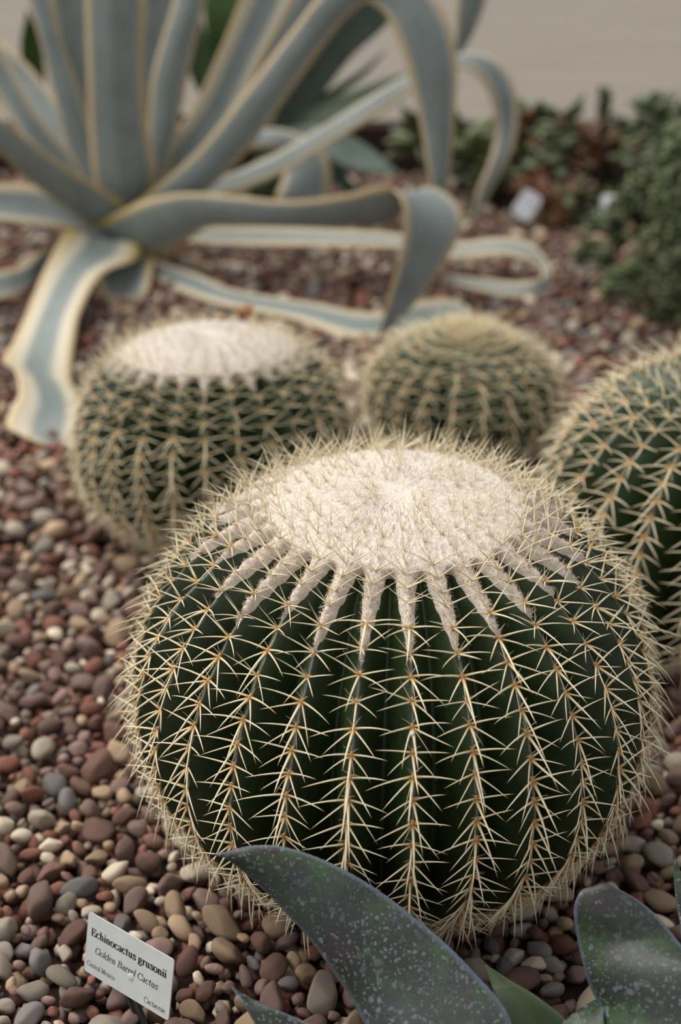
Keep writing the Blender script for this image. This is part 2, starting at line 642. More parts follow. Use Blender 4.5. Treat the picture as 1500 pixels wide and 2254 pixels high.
    for r in range(c['ribs']):
        thr = c['rot'] + 2 * math.pi * r / c['ribs']
        php = PH0 + 7 + rng.uniform(0, 4)
        while php < 88:
            r_, z_ = profile(c, np.array(php))
            # arc length step
            e = .5
            ra, za = profile(c, np.array(php + e))
            ds = math.hypot(float(ra - r_), float(za - z_)) / e
            step = .0182 * sz / ds
            if php < -20:
                step *= .68
            elif php > 90 - c['a0'] - 8:
                step *= .66
            if php > c.get('dense', 90):
                step *= .84
            keep = 1.0
            if php > 90 - c['a0']:
                keep = min(1.0, 1.15 * float(r_) / profile(c, np.array(90.0 - c['a0']))[0])
            if rng.random() < keep:
                spots.append((php, thr))
            php += step * rng.uniform(.92, 1.08)
    mats = []
    for php, thr in spots:
        p = body_point(c, np.array(php), np.array(thr))
        pu = body_point(c, np.array(php + .6), np.array(thr))
        y = pu - p
        y /= np.linalg.norm(y)
        x = np.array([-math.sin(thr), math.cos(thr), 0])
        z = np.cross(x, y)
        if z @ np.array([math.cos(thr) * .5, math.sin(thr) * .5, .2 + math.sin(math.radians(php))]) < 0:
            z = -z
            x = -x
        wool = php > 90 - c['a0'] - c['tong'] * .7
        off = .0035 * sz if wool else .0
        spin = rng.normal(0, .13)
        cs, sn = math.cos(spin), math.sin(spin)
        x2, y2 = x * cs + y * sn, -x * sn + y * cs
        g = sz * rng.uniform(.88, 1.1)
        if php > 90 - c['a0']:
            g *= .62 + .38 * (90 - php) / c['a0']
            mode = 'crown' if php > 90 - c['a0'] * .82 else 'rim'
        elif php > min(90 - c['a0'] - c['tong'] * .45, c.get('rim', 90)) + rng.normal(0, 2):
            mode = 'rim'
        elif php > 90 - c['a0'] - 24 + rng.normal(0, 8):
            mode = 'shoulder'
        else:
            mode = 'side'
        Mx = np.eye(4)
        Mx[:3, 0], Mx[:3, 1], Mx[:3, 2] = x2 * g, y2 * g, z * g
        Mx[:3, 3] = p + z * off
        wp = (RM @ np.append(Mx[:3, 3], 1))[:3]
        wn = RM[:3, :3] @ z
        view = CAM - wp
        dist = np.linalg.norm(view)
        face = wn @ view / dist
        px, py, _ = proj(wp)
        vis = face > -.30 and -80 < px < 1580 and py < 2330
        mats.append((Mx, mode, (face + .4 if vis else -5) / dist))
    order = sorted(range(len(mats)), key=lambda i: -mats[i][2])
    parts = [i for i in order[:n_parts] if mats[i][2] > -.1]
    rest = [i for i in range(len(mats)) if i not in set(parts)]
    for i in parts:
        Mx, mode, _ = mats[i]
        o = link('spine_cluster', SPINE_ME[mode][rng.integers(NVAR)], root)
        o.matrix_local = Matrix(Mx.tolist())
    V, F, T, n0 = [], [], [], 0
    for i in rest:
        Mx, mode, _ = mats[i]
        v, f, t = VAR_LO[mode][rng.integers(NVAR)]
        V.append(v @ Mx[:3, :3].T + Mx[:3, 3])
        F.append(f + n0)
        T.append(t)
        n0 += len(v)
    if V:
        link('outer_spines', make_mesh('outer_spines', np.concatenate(V), np.concatenate(F), M_SPINE, {'t': np.concatenate(T)}),
             root, kind='stuff')
    return root


SKIN_A = m_cactus('barrel_skin', (.010, .0205, .0050), (.021, .040, .0105))
SKIN_B = m_cactus('barrel_skin_soft', (.012, .025, .0060), (.026, .050, .0125))
main_c = build_cactus('main', 'large golden barrel cactus with a wide cream wool cap, behind the name label', 1.0,
                      ((.60, .50, .40), (.72, .65, .58)), SKIN_A)
left_c = build_cactus('left', 'golden barrel cactus with a woolly white crown and orange dried blooms, below the variegated agave', .98,
                      ((.55, .48, .40), (.68, .62, .55)), SKIN_B)
mid_c = build_cactus('middle', 'small round golden barrel cactus without a wool cap, under the folded agave leaf tip', 1.0,
                     ((.60, .52, .36), (.78, .70, .54)), SKIN_B)
right_c = build_cactus('right', 'tall golden barrel cactus with widely spaced ribs, beside the largest barrel cactus', 1.05,
                       ((.62, .54, .40), (.80, .73, .60)), SKIN_B)

# ------------------------------------------------------------------ leaves


def catmull(P, n):
    P = np.asarray(P, float)
    d = np.linalg.norm(np.diff((P[:, :3] + P[:, 3:6]) / 2, axis=0), axis=1)
    tk = np.concatenate([[0], np.cumsum(np.sqrt(d + 1e-6))])
    ts = np.linspace(0, tk[-1], n)
    out = np.zeros((n, P.shape[1]))
    # tangents
    m = np.zeros_like(P)
    for i in range(len(P)):
        a, b = max(i - 1, 0), min(i + 1, len(P) - 1)
        m[i] = (P[b] - P[a]) / (tk[b] - tk[a])
    for q, t in enumerate(ts):
        i = min(max(np.searchsorted(tk, t) - 1, 0), len(P) - 2)
        h = tk[i + 1] - tk[i]
        x = (t - tk[i]) / h
        out[q] = ((2 * x**3 - 3 * x**2 + 1) * P[i] + (x**3 - 2 * x**2 + x) * h * m[i]
                  + (-2 * x**3 + 3 * x**2) * P[i + 1] + (x**3 - x**2) * h * m[i + 1])
    return out


def leaf_mesh(edges, mat, mw=.62, chan=-.16, thick=.006, n=44, mcross=13, vee=1.6, teeth=0.0, origin=(0, 0, 0)):
    """edges: rows of left xyz + right xyz from leaf base to tip. A closed, channelled blade with real thickness."""
    E = catmull(edges, n)
    Lf, Rt = E[:, :3], E[:, 3:6]
    mid = (Lf + Rt) / 2
    half = (Rt - Lf) / 2
    w = np.linalg.norm(half, axis=1)
    tan = np.gradient(mid, axis=0)
    nr = np.cross(tan, half)
    ln = np.linalg.norm(nr, axis=1)
    nr = nr / np.maximum(ln, 1e-9)[:, None]
    for i in range(1, n):
        if ln[i] < 1e-7:
            nr[i] = nr[i - 1]
    # smooth the normals a little
    for _ in range(2):
        nr[1:-1] = (nr[:-2] + nr[1:-1] * 2 + nr[2:])
        nr /= np.maximum(np.linalg.norm(nr, axis=1), 1e-9)[:, None]
    k = max(1, n // 8)
    if nr[k] @ (CAM - mid[k]) < 0:
        nr = -nr
    u = np.linspace(-1, 1, mcross)
    bow = 1 - np.abs(u) ** vee
    top = mid[:, None] + half[:, None] * u[None, :, None] + nr[:, None] * (chan * w[:, None] * bow[None])[..., None]
    if teeth > 0:
        tt = teeth * (np.arange(n) % 2)
        top[:, 0] -= half / np.maximum(w, 1e-6)[:, None] * tt[:, None]
        top[:, -1] += half / np.maximum(w, 1e-6)[:, None] * tt[:, None]
    th = np.minimum(thick, w * .5)[:, None] * np.sqrt(np.clip(1 - u**2, 0, 1))[None]
    fr = top + nr[:, None] * (th * .5 + .0004)[..., None]
    bk = top - nr[:, None] * (th * .5 + .0004)[..., None]
    V = np.concatenate([fr.reshape(-1, 3), bk.reshape(-1, 3)]) - np.array(origin)
    g = grid_faces(n, mcross, False)
    N = n * mcross
    F = [g, g[:, ::-1] + N]
    rim = []
    for i in range(n - 1):
        a, b = i * mcross, (i + 1) * mcross
        rim.append((a, b, b + N, a + N))
        a, b = a + mcross - 1, b + mcross - 1
        rim.append((b, a, a + N, b + N))
    for j in range(mcross - 1):
        rim.append((j + 1, j, j + N, j + 1 + N))
        e = (n - 1) * mcross
        rim.append((e + j, e + j + 1, e + j + 1 + N, e + j + N))
    F = np.concatenate(F + [np.array(rim)])
    uu = np.tile(np.abs(u), n)
    al = np.repeat(np.linspace(0, 1, n), mcross)
    ac = np.tile(u, n)
    at2 = lambda q: np.concatenate([q, q])
    return make_mesh('leaf', V, F, mat, {'u': at2(uu), 'along': at2(al), 'across': at2(ac) + rng.uniform(0, 9),
                                         'mw': np.full(2 * N, mw), 'across01': at2(ac * .5 + .5)})


def leaf_px(st):
    """rows (left x, left y, right x, right y, Y[, Y of right]) -> edge rows in metres"""
    rows = []
    for s in st:
        Yl = s[4]
        Yr = s[5] if len(s) > 5 else Yl
        rows.append(np.concatenate([at(s[0], s[1], Yl), at(s[2], s[3], Yr)]))
    return rows


M_AGAVE = m_agave()
HEART = np.array(at(255, 520, 2.72))
HEART[2] = 0
agave = thing('variegated_agave', HEART, 'huge blue-grey agave with cream-edged leaves arching over the gravel', 'agave')
AG = [
    # upright keeled leaf in the centre
    ([(232, 475, 300, 475, 2.72), (205, 385, 345, 390, 2.69), (196, 280, 326, 280, 2.68), (192, 150, 316, 150, 2.67),
      (188, 0, 318, 0, 2.67), (190, -250, 310, -250, 2.68), (215, -520, 275, -520, 2.7), (240, -700, 242, -700, 2.72)], .80, .42, 1.15),
    ([(215, 455, 262, 458, 2.76), (150, 330, 214, 330, 2.78), (115, 200, 174, 195, 2.80), (85, 80, 132, 80, 2.82),
      (62, 0, 112, 0, 2.84), (0, -220, 45, -220, 2.9), (-60, -420, -58, -420, 2.95)], .72, .25, 1.4),
    ([(215, 440, 260, 440, 2.8), (150, 280, 215, 280, 2.86), (128, 120, 207, 120, 2.88), (112, 0, 202, 0, 2.9),
      (110, -200, 190, -200, 2.92), (140, -450, 142, -450, 2.95)], .60, -.2, 1.6),
    ([(302, 460, 352, 452, 2.74), (325, 300, 388, 300, 2.76), (335, 170, 414, 170, 2.78), (375, 30, 446, 30, 2.8),
      (400, -60, 470, -60, 2.82), (480, -250, 520, -250, 2.86), (560, -420, 562, -420, 2.9)], .74, .3, 1.3),
    ([(290, 440, 340, 440, 2.82), (300, 200, 370, 200, 2.88), (310, 0, 400, 0, 2.92), (330, -250, 410, -250, 2.95),
      (390, -500, 392, -500, 3.0)], .62, -.2, 1.6),
    ([(285, 455, 350, 445, 2.80), (362, 318, 450, 355, 2.80), (420, 245, 522, 255, 2.82), (478, 125, 582, 130, 2.85),
      (530, 0, 648, 0, 2.88), (600, -160, 712, -160, 2.92), (720, -380, 760, -360, 2.98), (790, -480, 792, -480, 3.0)], .36, -.25, 1.6),
    # rises, arches over and hangs
    ([(275, 462, 360, 475, 2.68), (330, 422, 445, 428, 2.66), (435, 332, 535, 345, 2.65), (540, 202, 645, 195, 2.64),
      (640, 72, 745, 60, 2.64), (735, -40, 800, 10, 2.63), (850, -85, 822, 12, 2.61), (955, -10, 855, 42, 2.59),
      (1003, 105, 893, 140, 2.57), (1003, 250, 924, 270, 2.56), (990, 385, 945, 392, 2.55), (975, 485, 968, 485, 2.55)], .66, .22, 1.5),
    # rises to the right, then curls down
    ([(335, 440, 372, 452, 2.72, 2.70), (480, 393, 502, 428, 2.76, 2.72), (600, 342, 625, 380, 2.80, 2.76), (720, 272, 748, 305, 2.84, 2.80),
      (830, 204, 852, 242, 2.88, 2.84), (905, 160, 918, 195, 2.9, 2.86), (1000, 120, 1008, 152, 2.92, 2.88), (1080, 122, 1052, 168, 2.92, 2.88),
      (1130, 180, 1082, 222, 2.9, 2.88), (1142, 270, 1090, 295, 2.88), (1122, 350, 1075, 360, 2.86), (1082, 420, 1050, 420, 2.85),
      (1042, 500, 1036, 500, 2.84)], .45, .2, 1.5),
    # passes out of the picture and hangs its tip back into it
    ([(330, 440, 380, 440, 2.85), (600, 60, 680, 80, 2.95), (800, -250, 880, -200, 3.0), (960, -420, 980, -320, 3.02),
      (1100, -360, 1030, -270, 3.02), (1112, -180, 1018, -160, 3.01), (1070, 0, 1008, 0, 3.0), (1042, 75, 1003, 80, 3.0),
      (1006, 132, 1003, 132, 3.0)], .9, .2, 1.5),
    # long front leaf with a broken fold
    ([(212, 492, 300, 548, 2.66), (270, 462, 330, 562, 2.62), (330, 438, 392, 545, 2.58), (410, 425, 455, 502, 2.54),
      (520, 432, 540, 498, 2.5), (640, 442, 640, 500, 2.46, 2.48), (760, 428, 765, 500, 2.42, 2.46), (840, 408, 868, 488, 2.38, 2.45),
      (872, 422, 935, 412, 2.33, 2.44), (888, 455, 1002, 440, 2.31, 2.40), (890, 500, 1020, 492, 2.30, 2.36), (880, 565, 985, 568, 2.29, 2.33),
      (855, 655, 922, 660, 2.28, 2.3), (828, 748, 836, 750, 2.27)], .72, .14, 1.8),
    # hairpin leaf lying behind it
    ([(300, 515, 320, 545, 2.66), (400, 504, 400, 534, 2.62, 2.58), (550, 499, 550, 541, 2.60, 2.54), (700, 503, 700, 542, 2.59, 2.53),
      (870, 514, 870, 546, 2.59, 2.53), (1000, 534, 1000, 568, 2.60, 2.54), (1100, 523, 1100, 561, 2.61, 2.55), (1170, 537, 1160, 575, 2.60, 2.55),
      (1212, 585, 1192, 592, 2.55), (1205, 642, 1188, 612, 2.5), (1140, 657, 1140, 620, 2.46, 2.5), (1050, 641, 1050, 612, 2.45, 2.49),
      (975, 618, 975, 606, 2.45)], .30, -.15, 1.6),
    # creeping along the gravel
    ([(300, 552, 300, 602, 2.66), (360, 578, 340, 618, 2.62, 2.58), (430, 600, 400, 644, 2.55, 2.49), (520, 638, 500, 675, 2.45, 2.39),
      (690, 666, 650, 705, 2.39, 2.33), (830, 688, 760, 742, 2.35, 2.27), (930, 660, 860, 747, 2.38, 2.27), (1000, 658, 965, 722, 2.38, 2.29),
      (1048, 690, 1045, 692, 2.32)], .42, -.1, 1.6),
    # towards the camera, creased, its end on the gravel
    ([(150, 505, 312, 535, 2.62), (132, 530, 300, 572, 2.56), (95, 600, 228, 602, 2.44), (58, 690, 180, 682, 2.3),
      (30, 750, 165, 750, 2.2), (6, 795, 160, 832, 2.07), (30, 812, 172, 862, 2.0), (42, 865, 190, 905, 1.94),
      (14, 930, 196, 955, 1.88), (50, 960, 170, 985, 1.85), (120, 985, 130, 995, 1.83)], .30, -.12, 1.7),
    ([(278, 448, 215, 502, 2.68), (200, 400, 130, 448, 2.64), (100, 336, 50, 388, 2.58), (0, 260, -10, 332, 2.52),
      (-150, 180, -150, 250, 2.45), (-300, 150, -300, 155, 2.4)], .84, .15, 1.6),
    ([(215, 440, 200, 470, 2.74), (172, 362, 158, 398, 2.78), (80, 245, 60, 312, 2.8), (0, 100, -5, 218, 2.84),
      (-100, -50, -110, 50, 2.9), (-250, -200, -250, -195, 2.95)], .55, -.15, 1.6),
    ([(215, 480, 215, 512, 2.7), (110, 418, 130, 503, 2.68, 2.62), (0, 404, 0, 488, 2.63, 2.56), (-150, 420, -150, 480, 2.55),
      (-300, 470, -300, 474, 2.5)], .5, -.2, 1.6),
    ([(175, 500, 170, 560, 2.68), (115, 535, 110, 592, 2.6), (50, 582, 55, 642, 2.52, 2.47), (0, 598, 0, 660, 2.47, 2.42),
      (-120, 630, -120, 680, 2.4), (-260, 690, -260, 695, 2.35)], .5, -.1, 1.6),
    ([(205, 555, 342, 565, 2.62), (215, 620, 332, 625, 2.52), (235, 660, 316, 665, 2.46), (260, 700, 302, 700, 2.41),
      (286, 738, 290, 738, 2.36)], .6, -.2, 1.6),
    ([(390, 555, 390, 602, 2.68), (450, 578, 450, 624, 2.68, 2.62), (520, 578, 520, 624, 2.66, 2.6), (592, 600, 592, 604, 2.62)], .6, -.2, 1.6),
    ([(380, 430, 400, 440, 2.85), (480, 340, 500, 362, 2.92), (535, 292, 545, 332, 2.97, 2.93), (625, 285, 600, 328, 2.97, 2.93), (702, 320, 630, 350, 2.93),
      (729, 375, 620, 400, 2.9), (724, 440, 608, 440, 2.88), (700, 520, 640, 520, 2.86), (668, 580, 672, 580, 2.84)], .62, .12, 1.6),
    ([(200, 430, 230, 430, 2.85), (60, 235, 112, 205, 3.0), (-60, 120, -20, 80, 3.1), (-200, 50, -195, 45, 3.2)], .6, -.2, 1.6),
]
for st, mw, ch, ve in AG:
    link('leaf', leaf_mesh(leaf_px(st), M_AGAVE, mw, ch, .009, vee=ve, origin=HEART, n=56), agave)
# short swollen stem that the leaves leave from
nst = 20
sv, sf = [], []
for i, (z, r) in enumerate([(-.02, .05), (.0, .06), (.04, .075), (.075, .07), (.11, .05), (.14, .015)]):
    for k in range(nst):
        a = 2 * math.pi * k / nst
        rr = r * (1 + .08 * math.sin(5 * a + i))
        sv.append((rr * math.cos(a), rr * math.sin(a) + .02, z))
sf = grid_faces(6, nst, True)
nS = len(sv)
link('stem', make_mesh('stem', sv, sf, M_AGAVE, {'u': np.full(nS, .3), 'along': np.full(nS, .3), 'across': np.linspace(0, 9, nS),
                                               'mw': np.full(nS, .9)}), agave)

# green rosette behind it
M_GREEN = m_green_leaf('deep_green_leaf', (.018, .042, .016), (.045, .085, .030))
M_GREEN2 = m_green_leaf('fresh_green_leaf', (.030, .075, .012), (.060, .120, .022))
M_GREEN3 = m_green_leaf('grey_green_leaf', (.070, .110, .085), (.120, .165, .130))
H2 = np.array(at(600, 345, 3.12))
H2[2] = 0
ros = thing('green_agave', H2, 'dark green strap-leaved rosette behind the variegated agave, by the path', 'agave')
for st, mt in [
    ([(545, 335, 600, 335, 3.15), (480, 190, 562, 170, 3.15), (452, 60, 562, 40, 3.15), (452, -60, 560, -80, 3.18), (500, -250, 502, -250, 3.2)], M_GREEN2),
    ([(585, 315, 645, 325, 3.1), (622, 200, 705, 220, 3.08), (690, 105, 775, 125, 3.06), (740, 25, 850, 55, 3.04), (800, -65, 900, -30, 3.02), (920, -140, 922, -138, 3.0)], M_GREEN3),
    ([(600, 300, 620, 332, 3.1), (680, 238, 700, 278, 3.08, 3.04), (800, 190, 810, 238, 3.04, 3.0), (900, 158, 905, 192, 3.01, 2.98), (960, 165, 960, 168, 3.0)], M_GREEN),
    ([(610, 270, 620, 290, 3.15), (700, 213, 705, 236, 3.15), (790, 158, 795, 174, 3.15), (850, 110, 852, 112, 3.15)], M_GREEN),
    ([(620, 280, 608, 335, 3.1), (722, 278, 690, 335, 3.02, 2.98), (805, 318, 770, 372, 2.97, 2.93), (885, 385, 882, 390, 2.9)], M_GREEN3),
    ([(540, 335, 580, 335, 3.2), (435, 200, 490, 190, 3.22), (395, 80, 452, 70, 3.25), (385, -50, 420, -50, 3.3), (400, -150, 402, -150, 3.3)], M_GREEN),
    ([(560, 335, 590, 340, 3.1), (460, 280, 480, 310, 3.1), (400, 250, 410, 275, 3.1), (350, 240, 350, 243, 3.1)], M_GREEN),
    ([(560, 330, 600, 330, 3.2), (500, 240, 540, 225, 3.22), (470, 150, 500, 140, 3.25), (470, 60, 472, 60, 3.28)], M_GREEN),
    ([(600, 330, 640, 345, 3.08), (690, 330, 690, 370, 3.05, 3.0), (760, 380, 740, 410, 3.0, 2.96), (800, 440, 798, 442, 2.93)], M_GREEN),
    ([(590, 330, 640, 335, 3.1), (650, 250, 710, 285, 3.1), (720, 220, 760, 262, 3.08), (830, 230, 832, 236, 3.06)], M_GREEN),
]:
    link('leaf', leaf_mesh(leaf_px(st), mt, .95, -.22, .007, origin=H2, n=34), ros)
sv2 = np.array(sv) * .8
link('stem', make_mesh('stem', sv2, sf, M_GREEN), ros)

# smaller green plant by the path on the left
H3 = np.array(at(70, 300, 3.25))
H3[2] = 0
pl = thing('green_agave', H3, 'small green rosette at the path edge, behind the left leaves of the variegated agave', 'agave')
for k, st in enumerate([
    [(60, 310, 85, 310, 3.25), (55, 200, 100, 200, 3.22), (45, 100, 90, 90, 3.2), (60, 20, 62, 20, 3.18)],
    [(60, 310, 80, 310, 3.25), (20, 250, 40, 220, 3.24), (-30, 200, -10, 170, 3.22), (-80, 180, -80, 176, 3.2)],
    [(70, 310, 90, 315, 3.25), (110, 230, 140, 245, 3.27), (150, 160, 180, 175, 3.3), (200, 100, 202, 104, 3.3)],
    [(60, 310, 80, 320, 3.22), (20, 290, 25, 320, 3.15), (-40, 300, -35, 325, 3.1), (-90, 330, -90, 334, 3.08)],
]):
    link('leaf', leaf_mesh(leaf_px(st), [M_GREEN2, M_GREEN3, M_GREEN3, M_GREEN][k], .95, -.2, .006, origin=H3, n=24), pl)

# ------------------------------------------------------------------ foreground agave with spotted leaves
M_SPOT = m_spotted_leaf()
H4 = np.array(at(960, 2640, .60))
H4[2] = 0
fg = thing('spotted_agave', H4, 'blue-grey agave with water-spotted leaves in front of the large barrel cactus', 'agave')
FG = [
    # big leaf sweeping up and left
    ([(930, 2640, 1030, 2640, .60), (890, 2450, 1150, 2400, .655), (840, 2330, 1122, 2240, .685, .69), (793, 2233, 1045, 2142, .712, .715), (751, 2163, 965, 2063, .730, .735),
      (681, 2065, 850, 1972, .752, .758), (635, 2015, 778, 1926, .763, .768), (590, 1967, 700, 1888, .772, .777), (542, 1923, 622, 1864, .778, .783), (512, 1899, 565, 1861, .780, .784),
      (494, 1887, 522, 1868, .781, .784), (482, 1884, 496, 1877, .782, .784), (468, 1882, 472, 1880, .784)], .16, 2.0),
    # broad right leaf
    ([(1060, 2640, 1180, 2640, .60), (1240, 2420, 1600, 2400, .67, .64), (1322, 2254, 1600, 2254, .70, .67), (1292, 2150, 1540, 2130, .725, .70), (1272, 2065, 1500, 2080, .742, .725),
      (1265, 2000, 1450, 2020, .75, .74), (1280, 1962, 1400, 1978, .755, .75), (1310, 1950, 1350, 1952, .757, .755), (1325, 1946, 1332, 1946, .76)], .14, 2.0),
    # small green-tipped leaf between them
    ([(1000, 2640, 1080, 2640, .62), (1050, 2420, 1290, 2400, .68), (1120, 2300, 1262, 2265, .71), (1096, 2210, 1190, 2198, .728), (1080, 2165, 1125, 2158, .74), (1068, 2125, 1072, 2124, .75)], -.22, 1.6),
    # low left leaf
    ([(880, 2640, 960, 2650, .60), (720, 2450, 860, 2380, .64), (590, 2295, 700, 2265, .68), (534, 2208, 580, 2210, .70), (518, 2184, 530, 2186, .71), (503, 2166, 506, 2165, .716)], -.25, 1.5),
    # grey blade at the foot of the right leaf
    ([(1020, 2640, 1090, 2650, .60), (1150, 2400, 1330, 2370, .665), (1215, 2275, 1330, 2235, .70), (1290, 2215, 1345, 2195, .715), (1370, 2180, 1372, 2178, .725)], -.2, 1.6),
    # sliver at the far right
    ([(1100, 2640, 1180, 2630, .60), (1450, 2330, 1600, 2330, .68), (1500, 2100, 1560, 2100, .76), (1486, 1960, 1512, 1955, .80), (1482, 1880, 1485, 1878, .82)], -.2, 1.6),
    # towards the camera and to the sides, below the picture
    ([(900, 2640, 1020, 2640, .60), (860, 2900, 1060, 2900, .52), (900, 3300, 1040, 3300, .45), (960, 3600, 970, 3600, .41)], -.25, 1.6),
    ([(880, 2620, 900, 2700, .60), (600, 2640, 640, 2760, .58), (350, 2680, 370, 2760, .56), (200, 2740, 202, 2745, .55)], -.25, 1.6),
]
M_FGREEN = m_green_leaf('pale_green_leaf', (.032, .055, .022), (.068, .095, .045), .42)
for i, (st, ch, ve) in enumerate(FG):
    link('leaf', leaf_mesh(leaf_px(st), M_FGREEN if i == 2 else M_SPOT, .95, ch, .005, vee=ve, origin=H4, n=120,
                           mcross=21, teeth=.00035 if i < 2 else 0), fg)
sv3 = np.array(sv) * .75
link('stem', make_mesh('stem', sv3, sf, M_FGREEN), fg)

# ------------------------------------------------------------------ plant name label with lettering
# strokes in units of the capital height; stroke weight follows direction as a broad pen would


def arc(cx, cy, rx, ry, a0, a1, n=18):
    return [(cx + rx * math.cos(math.radians(a0 + (a1 - a0) * i / n)), cy + ry * math.sin(math.radians(a0 + (a1 - a0) * i / n))) for i in range(n + 1)]


X = .66
GLYPH = {
    'E': (.76, [[(.18, 0), (.18, 1)], [(.03, .975), (.63, .975)], [(.63, 1), (.64, .78)], [(.18, .52), (.48, .52)], [(.48, .64), (.48, .40)], [(.03, .025), (.66, .025)], [(.66, 0), (.70, .25)]]),
    'c': (.56, [arc(.31, .33, .23, .33, 40, 318), [(.46, .50), (.46, .58)]]),
    'h': (.66, [[(.16, 0), (.16, 1.05)], [(.03, 1.03), (.16, 1.03)], [(.03, .02), (.29, .02)], arc(.32, .42, .16, .22, 170, 0, 10) + [(.48, .02)], [(.36, .02), (.61, .02)]]),
    'i': (.32, [[(.16, 0), (.16, X)], [(.03, X - .02), (.16, X - .02)], [(.03, .02), (.29, .02)], [(.16, .84), (.16, .99)]]),
    'n': (.66, [[(.16, 0), (.16, X)], [(.03, X - .02), (.16, X - .02)], [(.03, .02), (.29, .02)], arc(.32, .42, .16, .22, 170, 0, 10) + [(.48, .02)], [(.36, .02), (.61, .02)]]),
    'o': (.64, [arc(.32, .33, .24, .33, 0, 360, 26)]),
    'a': (.58, [arc(.25, .17, .17, .17, 60, 300, 12) + [(.40, .14)], [(.30, .36), (.42, .40)], arc(.26, .48, .16, .18, 160, 0, 10) + [(.42, .08), (.47, .02), (.55, .05)]]),
    't': (.40, [[(.18, .86), (.18, .12)] + arc(.27, .11, .09, .10, 180, 300, 6), [(.03, .64), (.36, .64)]]),
    'u': (.66, [[(.16, X), (.16, .20)] + arc(.31, .20, .15, .20, 180, 330, 8), [(.48, X), (.48, .0)], [(.03, X - .02), (.16, X - .02)], [(.35, X - .02), (.48, X - .02)], [(.48, .02), (.61, .02)]]),
    's': (.50, [[(.41, .46), (.40, .56), (.33, .64), (.24, .66), (.15, .62), (.11, .54), (.13, .45), (.22, .38), (.33, .31), (.41, .23), (.42, .12), (.35, .03), (.25, 0), (.14, .03), (.08, .12), (.07, .20)]]),
    'g': (.60, [arc(.27, .44, .17, .22, 0, 360, 20), [(.18, .24), (.12, .16), (.13, .08), (.22, .05), (.40, .03), (.50, -.05), (.50, -.16), (.40, -.26), (.26, -.29), (.12, -.25), (.06, -.16), (.10, -.06), (.18, .03)], [(.40, .60), (.55, .62)]]),
    'r': (.46, [[(.16, 0), (.16, X)], [(.03, X - .02), (.16, X - .02)], [(.03, .02), (.30, .02)], [(.17, .42), (.22, .56), (.30, .64), (.38, .62)], [(.40, .62), (.40, .52)]]),
    'G': (.86, [arc(.45, .5, .37, .5, 42, 322, 24), [(.72, .68), (.74, .98)], [(.74, .05), (.74, .42)], [(.58, .42), (.86, .42)]]),
    'l': (.32, [[(.16, 0), (.16, 1.05)], [(.03, 1.03), (.16, 1.03)], [(.03, .02), (.29, .02)]]),
    'd': (.66, [arc(.28, .33, .21, .33, 30, 330, 20), [(.49, 0), (.49, 1.05)], [(.36, 1.03), (.49, 1.03)], [(.49, .02), (.61, .02)]]),
    'e': (.56, [arc(.30, .33, .22, .33, 8, 316, 20), [(.09, .38), (.51, .38)]]),
    'B': (.76, [[(.18, 0), (.18, 1)], [(.03, .98), (.36, .98)] + arc(.38, .755, .20, .225, 90, -90, 10) + [(.20, .53)], [(.03, .02), (.38, .02)] + arc(.40, .27, .25, .25, -90, 90, 10) + [(.20, .53)]]),
    'C': (.80, [arc(.44, .5, .36, .5, 42, 318, 24), [(.70, .66), (.72, .98)]]),
    'M': (1.02, [[(.16, 0), (.16, 1)], [(.03, .98), (.18, .98)], [(.03, .02), (.30, .02)], [(.18, 1), (.50, .04)], [(.50, .04), (.82, 1)], [(.84, 1), (.84, 0)], [(.82, .98), (.98, .98)], [(.70, .02), (.98, .02)]]),
    'x': (.58, [[(.10, X), (.46, 0)], [(.46, X), (.10, 0)], [(.02, X - .02), (.22, X - .02)], [(.36, X - .02), (.56, X - .02)], [(.02, .02), (.20, .02)], [(.34, .02), (.56, .02)]]),
    ' ': (.34, []),
}


def text_mesh(text, s0, s1, tb, cap, thick, thin, slant, Wd, Hh, mat):
    """flat lettering in plate coordinates: s across (0..1), t down (0..1)"""
    total = sum(GLYPH[ch][0] for ch in text)
    sx = (s1 - s0) * Wd / total
    sy = cap * Hh
    V, F, x = [], [], 0.0
    for ch in text:
        adv, strokes = GLYPH[ch]
        for pl_ in strokes:
            p = np.array([((x + a + slant * b) * sx, b * sy) for a, b in pl_])
            if len(p) == 2:
                p = np.stack([p[0] + (p[1] - p[0]) * q for q in (0, .5, 1)])
            tg = np.gradient(p, axis=0)
            tg /= np.maximum(np.linalg.norm(tg, axis=1), 1e-9)[:, None]
            wid = (thin + (thick - thin) * np.abs(tg[:, 1]) ** 1.3) * .5 * sx
            nn = np.stack([-tg[:, 1], tg[:, 0]], 1)
            b0 = len(V)
            for q in range(len(p)):
                for sg in (1, -1):
                    w_ = p[q] + nn[q] * wid[q] * sg
                    V.append((s0 * Wd + w_[0], w_[1] - tb * Hh, 0))
            for q in range(len(p) - 1):
                k = b0 + 2 * q
                F.append((k, k + 1, k + 3, k + 2))
        x += adv
    return make_mesh('lettering', V, F, mat, smooth=False)


